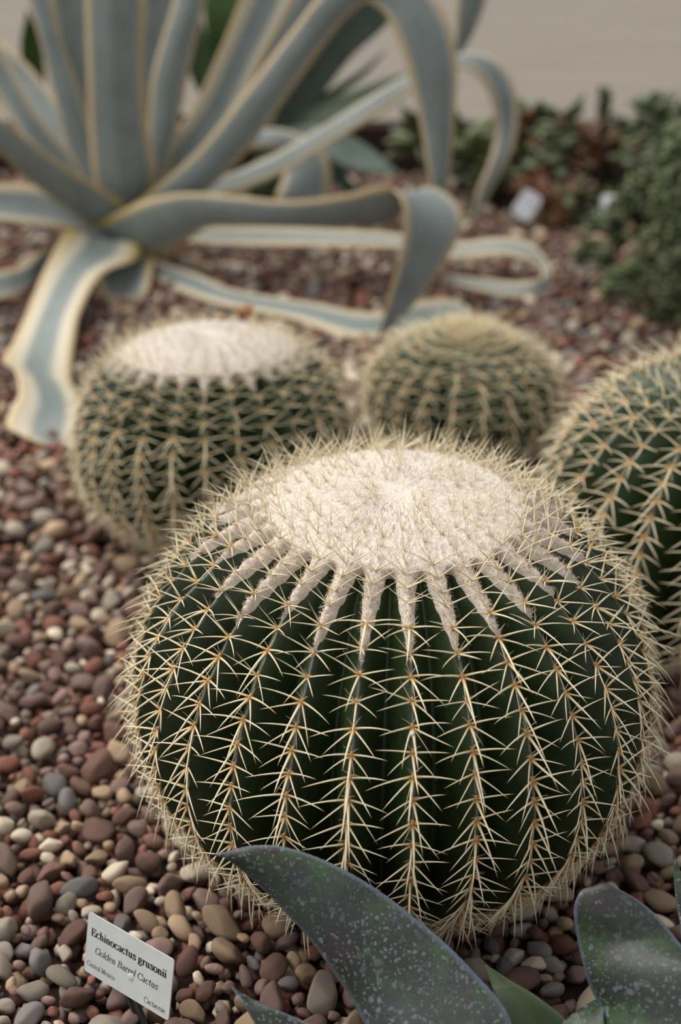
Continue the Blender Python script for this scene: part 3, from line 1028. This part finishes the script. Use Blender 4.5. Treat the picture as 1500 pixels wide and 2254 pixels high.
dep = 1.128
TL = CAM + ray(195.5, 2006.4) * dep
wv = np.array((.07423, -.05825, .0066))
uv = np.array((.00598, .01321, .04975))
uv = uv - wv * (uv @ wv) / (wv @ wv)
Wd, Hh = np.linalg.norm(wv), np.linalg.norm(uv)
ex, ey = wv / Wd, uv / Hh
ez = np.cross(ex, ey)
PM = np.eye(4)
PM[:3, 0], PM[:3, 1], PM[:3, 2], PM[:3, 3] = ex, ey, ez, TL
foot = ground(352, 2330, 0)
foot = np.array((foot[0], foot[1], 0.0))
sign = thing('plant_label', (foot[0], foot[1], 0), 'white plastic name plate on a black stake, lettered Echinocactus grusonii', 'plant label',)
M_PLATE = m_plain('white_label_plastic', (.49, .51, .495), .42, .5, 0, 40, .06)
M_BLACK = m_plain('black_stake_plastic', (.018, .019, .02), .38, .5, 0, 60, .3)
M_INK = m_plain('black_ink', (.022, .024, .026), .6, .2, 0, 90, .2)
# plate with rounded corners
outl = []
rc = .0028
for cxp, cyp, a0 in ((Wd - rc, -rc, 0), (rc, -rc, 90), (rc, -Hh + rc, 180), (Wd - rc, -Hh + rc, 270)):
    for i in range(6):
        a = math.radians(a0 + 90 * i / 5)
        outl.append((cxp + rc * math.cos(a), cyp + rc * math.sin(a)))
no = len(outl)
pv = [(x, y, 0) for x, y in outl] + [(x, y, -.0011) for x, y in outl]
pf = [tuple(range(no)), tuple(range(2 * no - 1, no - 1, -1))] + [(i, i + no, (i + 1) % no + no, (i + 1) % no) for i in range(no)]
plate = link('plate', make_mesh('plate', pv, pf, M_PLATE, smooth=False), sign)
inv = Matrix.Translation((-foot[0], -foot[1], 0))
plate.matrix_local = inv @ Matrix(PM.tolist())
for nm, args in (('title', ('Echinocactus grusonii', .050, .935, .352, .124, .205, .075, 0)),
                 ('common_name', ('Golden Barrel Cactus', .110, .850, .616, .112, .125, .055, .20)),
                 ('origin', ('Central Mexico', .030, .365, .876, .082, .115, .055, 0)),
                 ('family', ('Cactaceae', .715, .958, .917, .086, .115, .055, 0))):
    o = link('lettering', text_mesh(*args, Wd, Hh, M_INK), plate)
    o.location = (0, 0, .00012)
# a shallow round rivet head in the plate
rv, rf = [], []
for i, (r, z) in enumerate([(.0034, .0), (.0030, .00035), (.0019, .0006), (.0002, .0007)]):
    for k in range(16):
        a = 2 * math.pi * k / 16
        rv.append((Wd * .545 + r * math.cos(a), -Hh * .66 + r * math.sin(a), z))
rv_o = link('rivet', make_mesh('rivet', rv, grid_faces(4, 16, True), M_PLATE), plate)
# stake: a flat ribbed bar
foot_l = foot + np.array((0, 0, -.03))
kn = TL + ex * Wd * .56 - ey * Hh * 1.04 - ez * .0014
pth = [kn + ey * Hh * .42, kn, kn + (foot_l - kn) * .35, kn + (foot_l - kn) * .7, foot_l]
prof = [(-.0058, 0), (-.0058, -.0030), (-.0040, -.0046), (.0040, -.0046), (.0058, -.0030), (.0058, 0), (.0034, 0), (.0028, -.0016), (-.0028, -.0016), (-.0034, 0)]
sv4, sf4 = [], []
nsg = len(pth) - 1
for i in range(nsg + 1):
    p = pth[i]
    dr = pth[min(i + 1, nsg)] - pth[max(i - 1, 0)] if i > 1 else -ey
    dr = dr / np.linalg.norm(dr)
    sx_ = ex - dr * (ex @ dr)
    sx_ /= np.linalg.norm(sx_)
    sz_ = np.cross(dr, sx_) * -1
    if sz_ @ ez < 0:
        sz_ = -sz_
    w = 1.0 if i < nsg else .35
    for x, z in prof:
        sv4.append(p + sx_ * x * w + sz_ * z * w - foot)
sf4 = [tuple(f) for f in grid_faces(nsg + 1, len(prof), True).tolist()]
sf4 += [tuple(range(len(prof)))[::-1], tuple(range(nsg * len(prof), (nsg + 1) * len(prof)))]
link('stake', make_mesh('stake', sv4, sf4, M_BLACK, smooth=False), sign)

# far plant labels, out of focus among the succulents
M_WHITE = m_plain('white_label_card', (.80, .80, .84), .4, .5, 0, 30, .04)


OCC = []                                   # (point, radius, owner) of what already stands among the far succulents


def clear_of(pts, rad, owner):
    if not OCC:
        return True
    A = np.array([o[0] for o in OCC if o[2] != owner] or [(9, 9, 9)])
    B = np.array([o[1] for o in OCC if o[2] != owner] or [0.0])
    d = np.linalg.norm(np.asarray(pts)[:, None] - A[None], axis=2)
    return bool((d > B[None] + rad).all())


def occupy(pts, rad, owner):
    OCC.extend((np.asarray(p, float), rad, owner) for p in pts)


def far_label(px, py, Y, w, h, yaw, lean, label):
    c0 = at(px, py, Y)
    t = thing('plant_label', (c0[0], c0[1], 0), label, 'plant label', 'plant labels among the far succulents')
    hz = c0[2]
    v = [(-w / 2, 0, -h / 2), (w / 2, 0, -h / 2), (w / 2, 0, h / 2), (-w / 2, 0, h / 2)]
    q = min(.012, w * .4)
    pts = []
    for cx_, cz_, a0 in ((w / 2 - q, h / 2 - q, 0), (-w / 2 + q, h / 2 - q, 90), (-w / 2 + q, -h / 2 + q, 180), (w / 2 - q, -h / 2 + q, 270)):
        for i in range(5):
            a = math.radians(a0 + 22.5 * i)
            pts.append((cx_ + q * math.cos(a), cz_ + q * math.sin(a)))
    n_ = len(pts)
    pv_ = [(x, -.001, z) for x, z in pts] + [(x, .001, z) for x, z in pts]
    pf_ = [tuple(range(n_))[::-1], tuple(range(n_, 2 * n_))] + [(i, (i + 1) % n_, (i + 1) % n_ + n_, i + n_) for i in range(n_)]
    o = link('plate', make_mesh('plate', pv_, pf_, M_WHITE, smooth=False), t)
    o.location = (0, 0, hz)
    o.rotation_euler = (math.radians(-38), math.radians(lean), math.radians(yaw))
    o = link('stake', box('stake', -.006, .006, .004, .009, -.03, hz + .004, M_BLACK), t)
    o.rotation_euler = (0, math.radians(lean * .3), math.radians(yaw))
    occupy([(c0[0], c0[1] + .004, z) for z in np.linspace(0, hz, 6)], .010, label)
    occupy([c0], max(w, h) * .55, label)


far_label(1160, 452, 2.90, .044, .064, -10, 34, 'white plant label tilted on its stake, under the brown-leaved succulents')
far_label(1346, 455, 2.95, .044, .052, 8, 5, 'white plant label standing upright at the edge of the green bush')
far_label(1292, 455, 3.02, .020, .045, 35, -8, 'narrow dull plant label seen edge-on beside the upright white one')

# ------------------------------------------------------------------ shrubs and succulents


def ico(sub):
    t = (1 + 5**.5) / 2
    v = [(-1, t, 0), (1, t, 0), (-1, -t, 0), (1, -t, 0), (0, -1, t), (0, 1, t), (0, -1, -t), (0, 1, -t), (t, 0, -1), (t, 0, 1), (-t, 0, -1), (-t, 0, 1)]
    f = [(0, 11, 5), (0, 5, 1), (0, 1, 7), (0, 7, 10), (0, 10, 11), (1, 5, 9), (5, 11, 4), (11, 10, 2), (10, 7, 6), (7, 1, 8), (3, 9, 4), (3, 4, 2), (3, 2, 6), (3, 6, 8), (3, 8, 9), (4, 9, 5), (2, 4, 11), (6, 2, 10), (8, 6, 7), (9, 8, 1)]
    v = [np.array(p) / np.linalg.norm(p) for p in v]
    for _ in range(sub):
        cache, nf = {}, []

        def mid(a, b):
            k = (min(a, b), max(a, b))
            if k not in cache:
                p = v[a] + v[b]
                v.append(p / np.linalg.norm(p))
                cache[k] = len(v) - 1
            return cache[k]
        for a, b, c in f:
            x, y, z = mid(a, b), mid(b, c), mid(c, a)
            nf += [(a, x, z), (b, y, x), (c, z, y), (x, y, z)]
        f = nf
    return np.array(v), np.array(f)


ICO0, ICO1, ICO2 = ico(0), ico(1), ico(2)
M_MULTI = m_multi('succulent_leaf')


def blobs(base, dirs, L, w, th, cols, mesh=ICO0):
    """fat leaves: ellipsoids rooted at base, pointing along dirs"""
    v0, f0 = mesh
    V, F, C = [], [], []
    for i in range(len(base)):
        d = dirs[i] / np.linalg.norm(dirs[i])
        q = np.cross(d, (0, 0, 1.0) if abs(d[2]) < .95 else (1.0, 0, 0))
        q /= np.linalg.norm(q)
        r = np.cross(q, d)
        s = v0[:, 0:1] * .5 + .5
        wt = .55 + .75 * np.sin(np.clip(s, 0, 1) * math.pi * .8)      # broadest past the middle
        V.append(base[i] + d * L[i] * s + q * w[i] * .5 * v0[:, 1:2] * wt + r * th[i] * .5 * v0[:, 2:3] * wt)
        F.append(f0 + i * len(v0))
        C.append(np.repeat(cols[i][None], len(v0), 0))
    return np.concatenate(V), np.concatenate(F), np.concatenate(C)


def twig(paths, r0, r1, mat, name='branch', parent=None):
    for p in paths:
        p = np.asarray(p, float)
        n_ = len(p)
        V = []
        for i in range(n_):
            r = r0 + (r1 - r0) * i / (n_ - 1)
            for k in range(6):
                a = math.pi * k / 3
                V.append(p[i] + np.array((r * math.cos(a), r * math.sin(a), 0)))
        link(name, make_mesh(name, V, grid_faces(n_, 6, True), mat), parent)


M_BARK = m_plain('brown_bark', (.075, .048, .030), .9, .2, 0, 60, .4)

# dense green bush on the right
bc = np.array((.645, 2.42, 0))
bush = thing('green_bush', bc, 'dense dark green small-leaved bush on the gravel beside the barrel cacti', 'bush')
R5 = np.random.default_rng(11)
base, dirs, L, w, th, cols = [], [], [], [], [], []
tips = []
for i in range(230):
    a = R5.uniform(0, 2 * math.pi)
    e = math.asin(R5.uniform(-.12, 1))
    q = np.array((math.cos(a) * math.cos(e), math.sin(a) * math.cos(e), math.sin(e)))
    rad = R5.uniform(.78, 1.06)
    tip = q * np.array((.225, .21, .20)) * rad * (1 + .15 * math.sin(3 * a + 2) + .08 * math.sin(7 * a + 9 * e)) + np.array((0, 0, .115))
    if tip[2] < .012 or (tip[0] < -.10 and tip[2] > .17 + .5 * (tip[0] + .1)):
        continue
    tips.append(tip)
    g = R5.uniform(.65, 1.35)
    for k in range(15):
        aa = k * 2.4
        el = .25 + .9 * k / 15
        z = q * .6 + np.array((0, 0, .5))
        z /= np.linalg.norm(z)
        x = np.cross(z, (.3, .8, .1)); x /= np.linalg.norm(x)
        y = np.cross(z, x)
        d = (x * math.cos(aa) + y * math.sin(aa)) * math.cos(el) + z * math.sin(el)
        base.append(tip - z * .012 * (1 - k / 15))
        dirs.append(d)
        L.append(R5.uniform(.021, .036))
        w.append(R5.uniform(.013, .021))
        th.append(.006)
        cols.append(np.array((.070, .092, .033)) * g * R5.uniform(.7, 1.3) + np.array((.010, .008, .006)))
V, F, C = blobs(np.array(base), np.array(dirs), L, w, th, np.array(cols))
link('foliage', make_mesh('foliage', V, F, M_MULTI, {'Col': C}), bush, kind='stuff')
pts = []
for i in range(0, len(tips), 3):
    t = tips[i]
    pts.append([(0, 0, -.01), t * np.array((.25, .25, .35)), t * np.array((.62, .62, .68)), t])
twig(pts, .005, .0018, M_BARK, 'branch', bush)
# leaves inside the bush keep it opaque
cb, cd, cl, cw, ct, cc = [], [], [], [], [], []
for i in range(900):
    q = R5.normal(0, 1, 3)
    q /= np.linalg.norm(q)
    q[2] = abs(q[2])
    p = q * np.array((.15, .15, .23)) * R5.uniform(.3, 1) ** .5
    if p[0] < -.08 and p[2] > .14:
        continue
    cb.append(p + (0, 0, .02)); cd.append(R5.normal(0, 1, 3)); cl.append(.028); cw.append(.014); ct.append(.005)
    cc.append(np.array((.070, .092, .033)) * R5.uniform(.65, 1.35))
V, F, C = blobs(np.array(cb), np.array(cd), cl, cw, ct, np.array(cc))
link('inner_foliage', make_mesh('inner_foliage', V, F, M_MULTI, {'Col': C}), bush, kind='stuff')


def succulent(px, Y, h, spread, n, col, col2, label, lw=.018, ll=.06, seed=0):
    """leaves on short stems; stems and leaves that would pass through a neighbouring plant are turned away from it"""
    h *= 1.25
    spread *= 1.4
    n = int(n * 1.35)
    c0 = np.array((at(px, 400, Y)[0], Y, 0))
    t = thing('succulent', c0, label, 'succulent')
    R = np.random.default_rng(seed + 50)
    ns = max(2, n // 16)

    def path_of(s):
        return [np.array((s[0] * .3, s[1] * .3, -.01)), np.array((s[0] * .7, s[1] * .7, s[2] * .5)), s]

    def along(p, m=7):
        return np.array([p[0] + (p[1] - p[0]) * q * 2 if q < .5 else p[1] + (p[2] - p[1]) * (q * 2 - 1) for q in np.linspace(0, 1, m)])

    stems = []
    for k in range(ns):
        for tr in range(14):
            a = R.uniform(0, 2 * math.pi)
            rr = spread * math.sqrt(R.uniform(0, 1))
            st = np.array((rr * math.cos(a), rr * math.sin(a) * .6, h * R.uniform(.55, 1.0) - ll * .5))
            if k == 0 and tr == 0:
                st = np.array((0, 0, h - ll * .6))
            if clear_of(along(path_of(st)) + c0, .006, label):
                stems.append(st)
                occupy(along(path_of(st)) + c0, .006, label)
                break
    twig([path_of(q) for q in stems], .007, .004, M_BARK, 'stem', t)
    for q in stems:
        for j in range(max(4, n // ns)):
            cmix = np.array(col) * R.uniform(.65, 1.35) if R.random() < .72 else np.array(col2) * R.uniform(.7, 1.3)
            w_ = lw * R.uniform(.8, 1.2)
            for tr in range(10):
                a = j * 2.4 + R.uniform(0, .5) + tr * 1.1
                el = R.uniform(-.2, 1.2)
                L_ = ll * R.uniform(.7, 1.2) * (1 - .05 * tr)
                f = R.uniform(.3, 1.0) if j % 3 == 0 else 1
                b = path_of(q)[1] * (1 - (f - .5) * 2) + q * (f - .5) * 2 if f > .5 else path_of(q)[0] * (1 - f * 2) + path_of(q)[1] * f * 2
                d = np.array((math.cos(a) * math.cos(el), math.sin(a) * math.cos(el), math.sin(el)))
                sm = b + c0 + d * L_ * np.array((.15, .4, .65, .9))[:, None]
                if sm[:, 2].min() < .010 or ((sm[:, 1] > KERB_Y - .015) & (sm[:, 2] < KERB_H + .012)).any():
                    continue
                if clear_of(sm, w_ * .36, label):
                    occupy(sm, w_ * .36, label)
                    V, F, C = blobs(b[None], d[None], [L_], [w_], [w_ * .45], cmix[None], ICO1)
                    link('leaf', make_mesh('leaf', V, F, M_MULTI, {'Col': C}), t)
                    break
    return t


GRN, PALE, BRN, RUST, GRY = (.078, .098, .034), (.17, .195, .115), (.11, .058, .028), (.16, .062, .024), (.12, .125, .12)
# flower stalk standing against the path
stk0 = np.array((at(1325, 300, 3.22)[0], 3.22, 0))
stk = thing('flower_stalk', stk0, 'single upright brown seed stalk with green buds, standing against the pale path', 'flower stalk')
topz = at(1320, 205, 3.22)[2]
twig([[(0, 0, -.01), (.004, 0, topz * .5), (-.004, 0, topz * .85), (-.006, 0, topz)]], .008, .004, M_BARK, 'stalk', stk)
for k in range(26):
    zz = topz * (.45 + .55 * k / 25)
    a = k * 2.4
    col = np.array(BRN if k < 13 else (.065, .075, .030)) * R5.uniform(.7, 1.2)
    V, F, C = blobs(np.array([[0, 0, zz]]), np.array([[math.cos(a), math.sin(a), .9]]), [.024], [.014], [.011], col[None], ICO1)
    link('bud', make_mesh('bud', V, F, M_MULTI, {'Col': C}), stk)
occupy([stk0 + (0, 0, z) for z in np.linspace(0, topz, 14)], .016, 'stalk')
succulent(1015, 3.16, .15, .07, 48, (.085, .100, .035), PALE, 'yellow-green fleshy succulent beneath the curled agave leaf', .03, .09, seed=1)
succulent(1165, 3.20, .16, .06, 48, GRN, RUST, 'green succulent with one rusty leaf, behind the tilted white label', .028, .07, seed=2)
succulent(1215, 3.14, .15, .05, 40, PALE, GRN, 'pale grey-green leafy succulent between green and brown neighbours', .030, .075, seed=3)
succulent(1290, 3.10, .13, .06, 48, BRN, RUST, 'brown dried-out succulent behind the white labels', .022, .07, seed=4)
succulent(1362, 3.16, .135, .06, 44, GRN, (.085, .10, .060), 'dark green succulent against the pale path, beside the seed stalk', .026, .07, seed=5)
succulent(1425, 3.16, .18, .06, 44, (.055, .085, .032), PALE, 'green upright succulent at the kerb behind the dense bush', .026, .06, seed=6)
succulent(1235, 3.04, .085, .06, 40, RUST, BRN, 'low rust-brown withered succulent on the gravel by the tilted label', .020, .06, seed=7)
succulent(1085, 3.06, .085, .05, 40, (.075, .090, .034), GRN, 'low olive-green succulent left of the tilted white label', .026, .06, seed=8)
succulent(1300, 2.99, .075, .05, 36, GRN, BRN, 'low green and brown succulent between the two white labels', .022, .055, seed=9)
succulent(1390, 3.05, .12, .06, 40, PALE, GRN, 'pale green succulent behind the upright white label', .026, .06, seed=10)
succulent(1200, 2.95, .055, .035, 28, BRN, RUST, 'small heap of dry brown leaves at the foot of the tilted label', .018, .05, seed=12)
succulent(1255, 2.93, .05, .035, 28, RUST, GRN, 'small rusty succulent in front of the brown ones, near the white labels', .018, .05, seed=13)
# dried flowers behind the crown of the left cactus
M_DRY = m_plain('dried_petal', (.50, .235, .085), .7, .2, 0, 70, .35)
lc = CACTI['left']
for k, (px, py, Y, n_) in enumerate([(556, 692, 1.655, 7), (536, 694, 1.66, 5), (492, 700, 1.66, 4)]):
    p = at(px, py, Y) - np.array((lc['X'], lc['Y'], 0))
    q = at(px, py + 16, Y) - np.array((lc['X'], lc['Y'], 0))
    Vs, Fs, n0 = [], [], 0
    for j in range(n_):
        a = j * 2 * math.pi / n_
        d = np.array((.28 * math.cos(a), .28 * math.sin(a), 1.0))
        v, f, _ = blobs(q[None], d[None], [.022 if k < 2 else .012], [.0055], [.0016], np.ones((1, 3)), ICO1)
        Vs.append(v); Fs.append(f + n0); n0 += len(v)
    link('dried_flower', make_mesh('dried_flower', np.concatenate(Vs), np.concatenate(Fs), M_DRY), left_c)

# clear droplet on a rib of the large cactus
dp = at(904, 1616, 0.8135) - np.array((CACTI['main']['X'], CACTI['main']['Y'], 0))
M_DROP = m_plain('white_fleck', (.75, .76, .76), .15, .6, 0, 90, .05)
dv = ICO1[0] * np.array((.0016, .0012, .0024)) + dp
link('droplet', make_mesh('droplet', dv, ICO1[1], M_DROP), main_c)

# ------------------------------------------------------------------ gravel
CLS = [  # colour, name, weight
    ((.182, .080, .056), 'brick-red', .18),
    ((.140, .077, .060), 'reddish-brown', .19),
    ((.185, .122, .104), 'mauve-grey', .23),
    ((.330, .232, .152), 'tan', .15),
    ((.470, .400, .310), 'cream', .11),
    ((.150, .138, .132), 'slate-grey', .05),
    ((.255, .220, .180), 'grey-buff', .08),
]
CW = np.array([c[2] for c in CLS])
CC = np.array([c[0] for c in CLS])


def pebble_shape(seed, mesh):
    R = np.random.default_rng(seed)
    v, f = mesh
    p = v.copy()
    # flattened facets give the rounded, slightly angular shape of worn stone
    for _ in range(9):
        d = R.normal(0, 1, 3)
        d /= np.linalg.norm(d)
        lim = R.uniform(.60, .92)
        h = p @ d
        p = p - np.outer(np.maximum(h - lim, 0) * .85, d)
    ax = np.array((1.0, R.uniform(.66, .95), R.uniform(.50, .78)))
    p = p * ax
    return p / np.abs(p).max(0).max(), f


def inside_base(x, y, r, pad=0.0):
    for c in CACTI.values():
        if (x - c['X'])**2 + (y - c['Y'])**2 < (c['R'] * .50 + r * .5 + pad)**2:
            return True
    return False


def darts(x0, x1, y0, y1, sizes, seed, tries):
    """random packing of discs, biggest first"""
    R = np.random.default_rng(seed)
    cell = .02
    gridd = {}
    out = []
    for rad, n_ in zip(sizes, tries):
        for _ in range(n_):
            x, y = R.uniform(x0, x1), R.uniform(y0, y1)
            r = rad * R.uniform(.82, 1.18)
            i, j = int(x // cell), int(y // cell)
            ok = True
            for a in range(i - 2, i + 3):
                for b in range(j - 2, j + 3):
                    for q in gridd.get((a, b), ()):
                        if (q[0] - x)**2 + (q[1] - y)**2 < ((q[2] + r) * .885)**2:
                            ok = False
                            break
                    if not ok:
                        break
                if not ok:
                    break
            if ok and not inside_base(x, y, r):
                gridd.setdefault((i, j), []).append((x, y, r))
                out.append((x, y, r))
    return out


near = darts(-.62, .72, .50, 1.55, [.0145, .0110, .0083, .0060], 3, [800, 5200, 15000, 30000])
peb = []
for x, y, r in near:
    px, py, dd = proj((x, y, .005))
    hid = False
    if px < -150 or px > 1650 or py > 2420:
        hid = True
    # behind the large cactus
    if (px - 865)**2 / 500**2 + (py - 1520)**2 / 500**2 < 1:
        hid = True
    if 1190 < px and py < 1500:
        hid = True
    if 175 < px < 700 and 760 < py < 1180:
        hid = True
    inview = (-20 < px < 1520 and py < 2275) and not hid
    peb.append((x, y, r, (r / dd) if inview else -1))
order = sorted(range(len(peb)), key=lambda i: -peb[i][3])
# the biggest in view become objects of their own; the ones low in the picture come first
chosen = [i for i in order if peb[i][3] > 0][:300]
cs = set(chosen)
SHAPES2 = [pebble_shape(i, ICO2) for i in range(14)]
SHAPES1 = [pebble_shape(i, ICO1) for i in range(14)]
SHAPES0 = [pebble_shape(i, ICO0) for i in range(14)]
PEB_ME = [make_mesh('pebble', v, f, M_PEB) for v, f in SHAPES2]
R6 = np.random.default_rng(21)


def pick_colour(R):
    k = R.choice(len(CLS), p=CW / CW.sum())
    c = 1.13 * CC[k] * R.uniform(.72, 1.3) + np.array((1.2, .8, .7)) * R.normal(0, .008)
    return k, np.clip(c, .02, .8)


def rot_matrix(R):
    a = R.uniform(0, 2 * math.pi)
    return (Matrix.Rotation(a, 3, 'Z') @ Matrix.Rotation(R.normal(0, .42), 3, 'X') @ Matrix.Rotation(R.normal(0, .42), 3, 'Y'))


def zone(x, y):
    px, py, _ = proj((x, y, 0))
    if (x - foot[0] + .05)**2 + (y - foot[1] - .03)**2 < .085**2:
        return 'beside the lettered name plate'
    if px > 1180:
        return 'right of the spotted agave'
    if px > 700:
        return 'between the spotted agave leaves'
    if (x - .045)**2 + (y - 1.02)**2 < .26**2:
        return 'at the large cactus foot'
    if py > 1700:
        return 'in gravel behind the name plate'
    return 'in gravel below the woolly-crowned cactus'


kinds = {i: pick_colour(R6) for i in chosen}
for i in chosen:
    x, y, r, _ = peb[i]
    k, c = kinds[i]
    sh = R6.integers(14)
    el = R6.uniform(.95, 1.3)
    size = 'large' if r > .0128 else ('small' if r < .0092 else 'medium')
    nm = CLS[k][1]
    zn = zone(x, y)
    # name the pebbles that lie against it
    nbs = sorted((q for q in chosen if q != i), key=lambda q: math.hypot(peb[q][0] - x, peb[q][1] - y) - peb[q][2])[:2]
    nbs = [CLS[kinds[q][0]][1] for q in nbs if math.hypot(peb[q][0] - x, peb[q][1] - y) < (peb[q][2] + r) * 1.3]
    touch = ''
    if len(nbs) == 2 and nbs[0] != nbs[1]:
        touch = f' between {nbs[0]} and {nbs[1]} ones'
    elif len(nbs) == 2:
        touch = f' between two {nbs[0]} ones'
    elif nbs:
        touch = f' against a {nbs[0]} one'
    o = link('pebble', PEB_ME[sh], label=f'{size} {nm} {"oblong" if el > 1.15 else "rounded"} pebble{touch} {zn}', cat='pebble',
             group=f'pebbles {zn}')
    m = rot_matrix(R6).to_4x4() @ Matrix.Diagonal((r * 1.04 * el, r * 1.04, r * R6.uniform(.95, 1.15), 1))
    o.matrix_world = Matrix.Translation((x, y, r * .36 + R6.uniform(0, .004))) @ m
    o.color = (*c, 1)


def join_pebbles(items, shapes, seed):
    R = np.random.default_rng(seed)
    V, F, C, n0 = [], [], [], 0
    for x, y, r, zoff in items:
        v, f = shapes[R.integers(14)]
        mt = np.array(rot_matrix(R))
        s = np.array((r * 1.04 * R.uniform(.95, 1.3), r * 1.04, r * R.uniform(.95, 1.15)))
        V.append((v * s) @ mt.T + (x, y, r * .36 + zoff))
        F.append(f + n0)
        _, c = pick_colour(R)
        C.append(np.repeat(c[None], len(v), 0))
        n0 += len(v)
    return np.concatenate(V), np.concatenate(F), np.concatenate(C)


rest = [(p[0], p[1], p[2], rng.uniform(0, .004)) for i, p in enumerate(peb) if i not in cs]
V, F, C = join_pebbles(rest, SHAPES1, 31)
link('gravel', make_mesh('gravel', V, F, M_GRAV, {'Col': C}), kind='stuff', cat='gravel',
     label='loose reddish mixed gravel around the barrel cacti')
# lower layer that fills the gaps, and the far gravel
low = [(x, y, r, -.0098) for x, y, r in darts(-.62, .72, .50, 1.55, [.0085, .0065, .005], 5, [16000, 16000, 16000])]
V, F, C = join_pebbles(low, SHAPES0, 32)
link('gravel_bottom_layer', make_mesh('gravel_bottom_layer', V, F, M_GRAV, {'Col': C}), kind='stuff', cat='gravel',
     label='bottom layer of small stones showing through gaps in the near gravel')
far = [q for q in darts(-1.9, 1.9, 1.572, KERB_Y - .014, [.0145, .0108, .0082], 6, [5200, 26000, 52000]) if abs(q[0]) < .45 + .42 * q[1]]
far += [q for q in darts(-1.1, -.638, .50, 1.56, [.0125, .0090], 7, [3500, 6000]) if abs(q[0]) < .45 + .42 * q[1]]
far += [q for q in darts(.738, 1.1, .50, 1.56, [.0125, .0090], 8, [3000, 5000]) if abs(q[0]) < .45 + .42 * q[1]]
far = [(x, y, r, rng.uniform(0, .003)) for x, y, r in far]
far += [(x, y, r, -.0098) for x, y, r in darts(-1.9, 1.9, 1.572, KERB_Y - .014, [.0095], 9, [36000]) if abs(x) < .45 + .42 * y]
V, F, C = join_pebbles(far, SHAPES0, 33)
link('gravel_far', make_mesh('gravel_far', V, F, M_GRAV, {'Col': C}), kind='stuff', cat='gravel',
     label='far reddish gravel around the variegated agave up to the kerb')
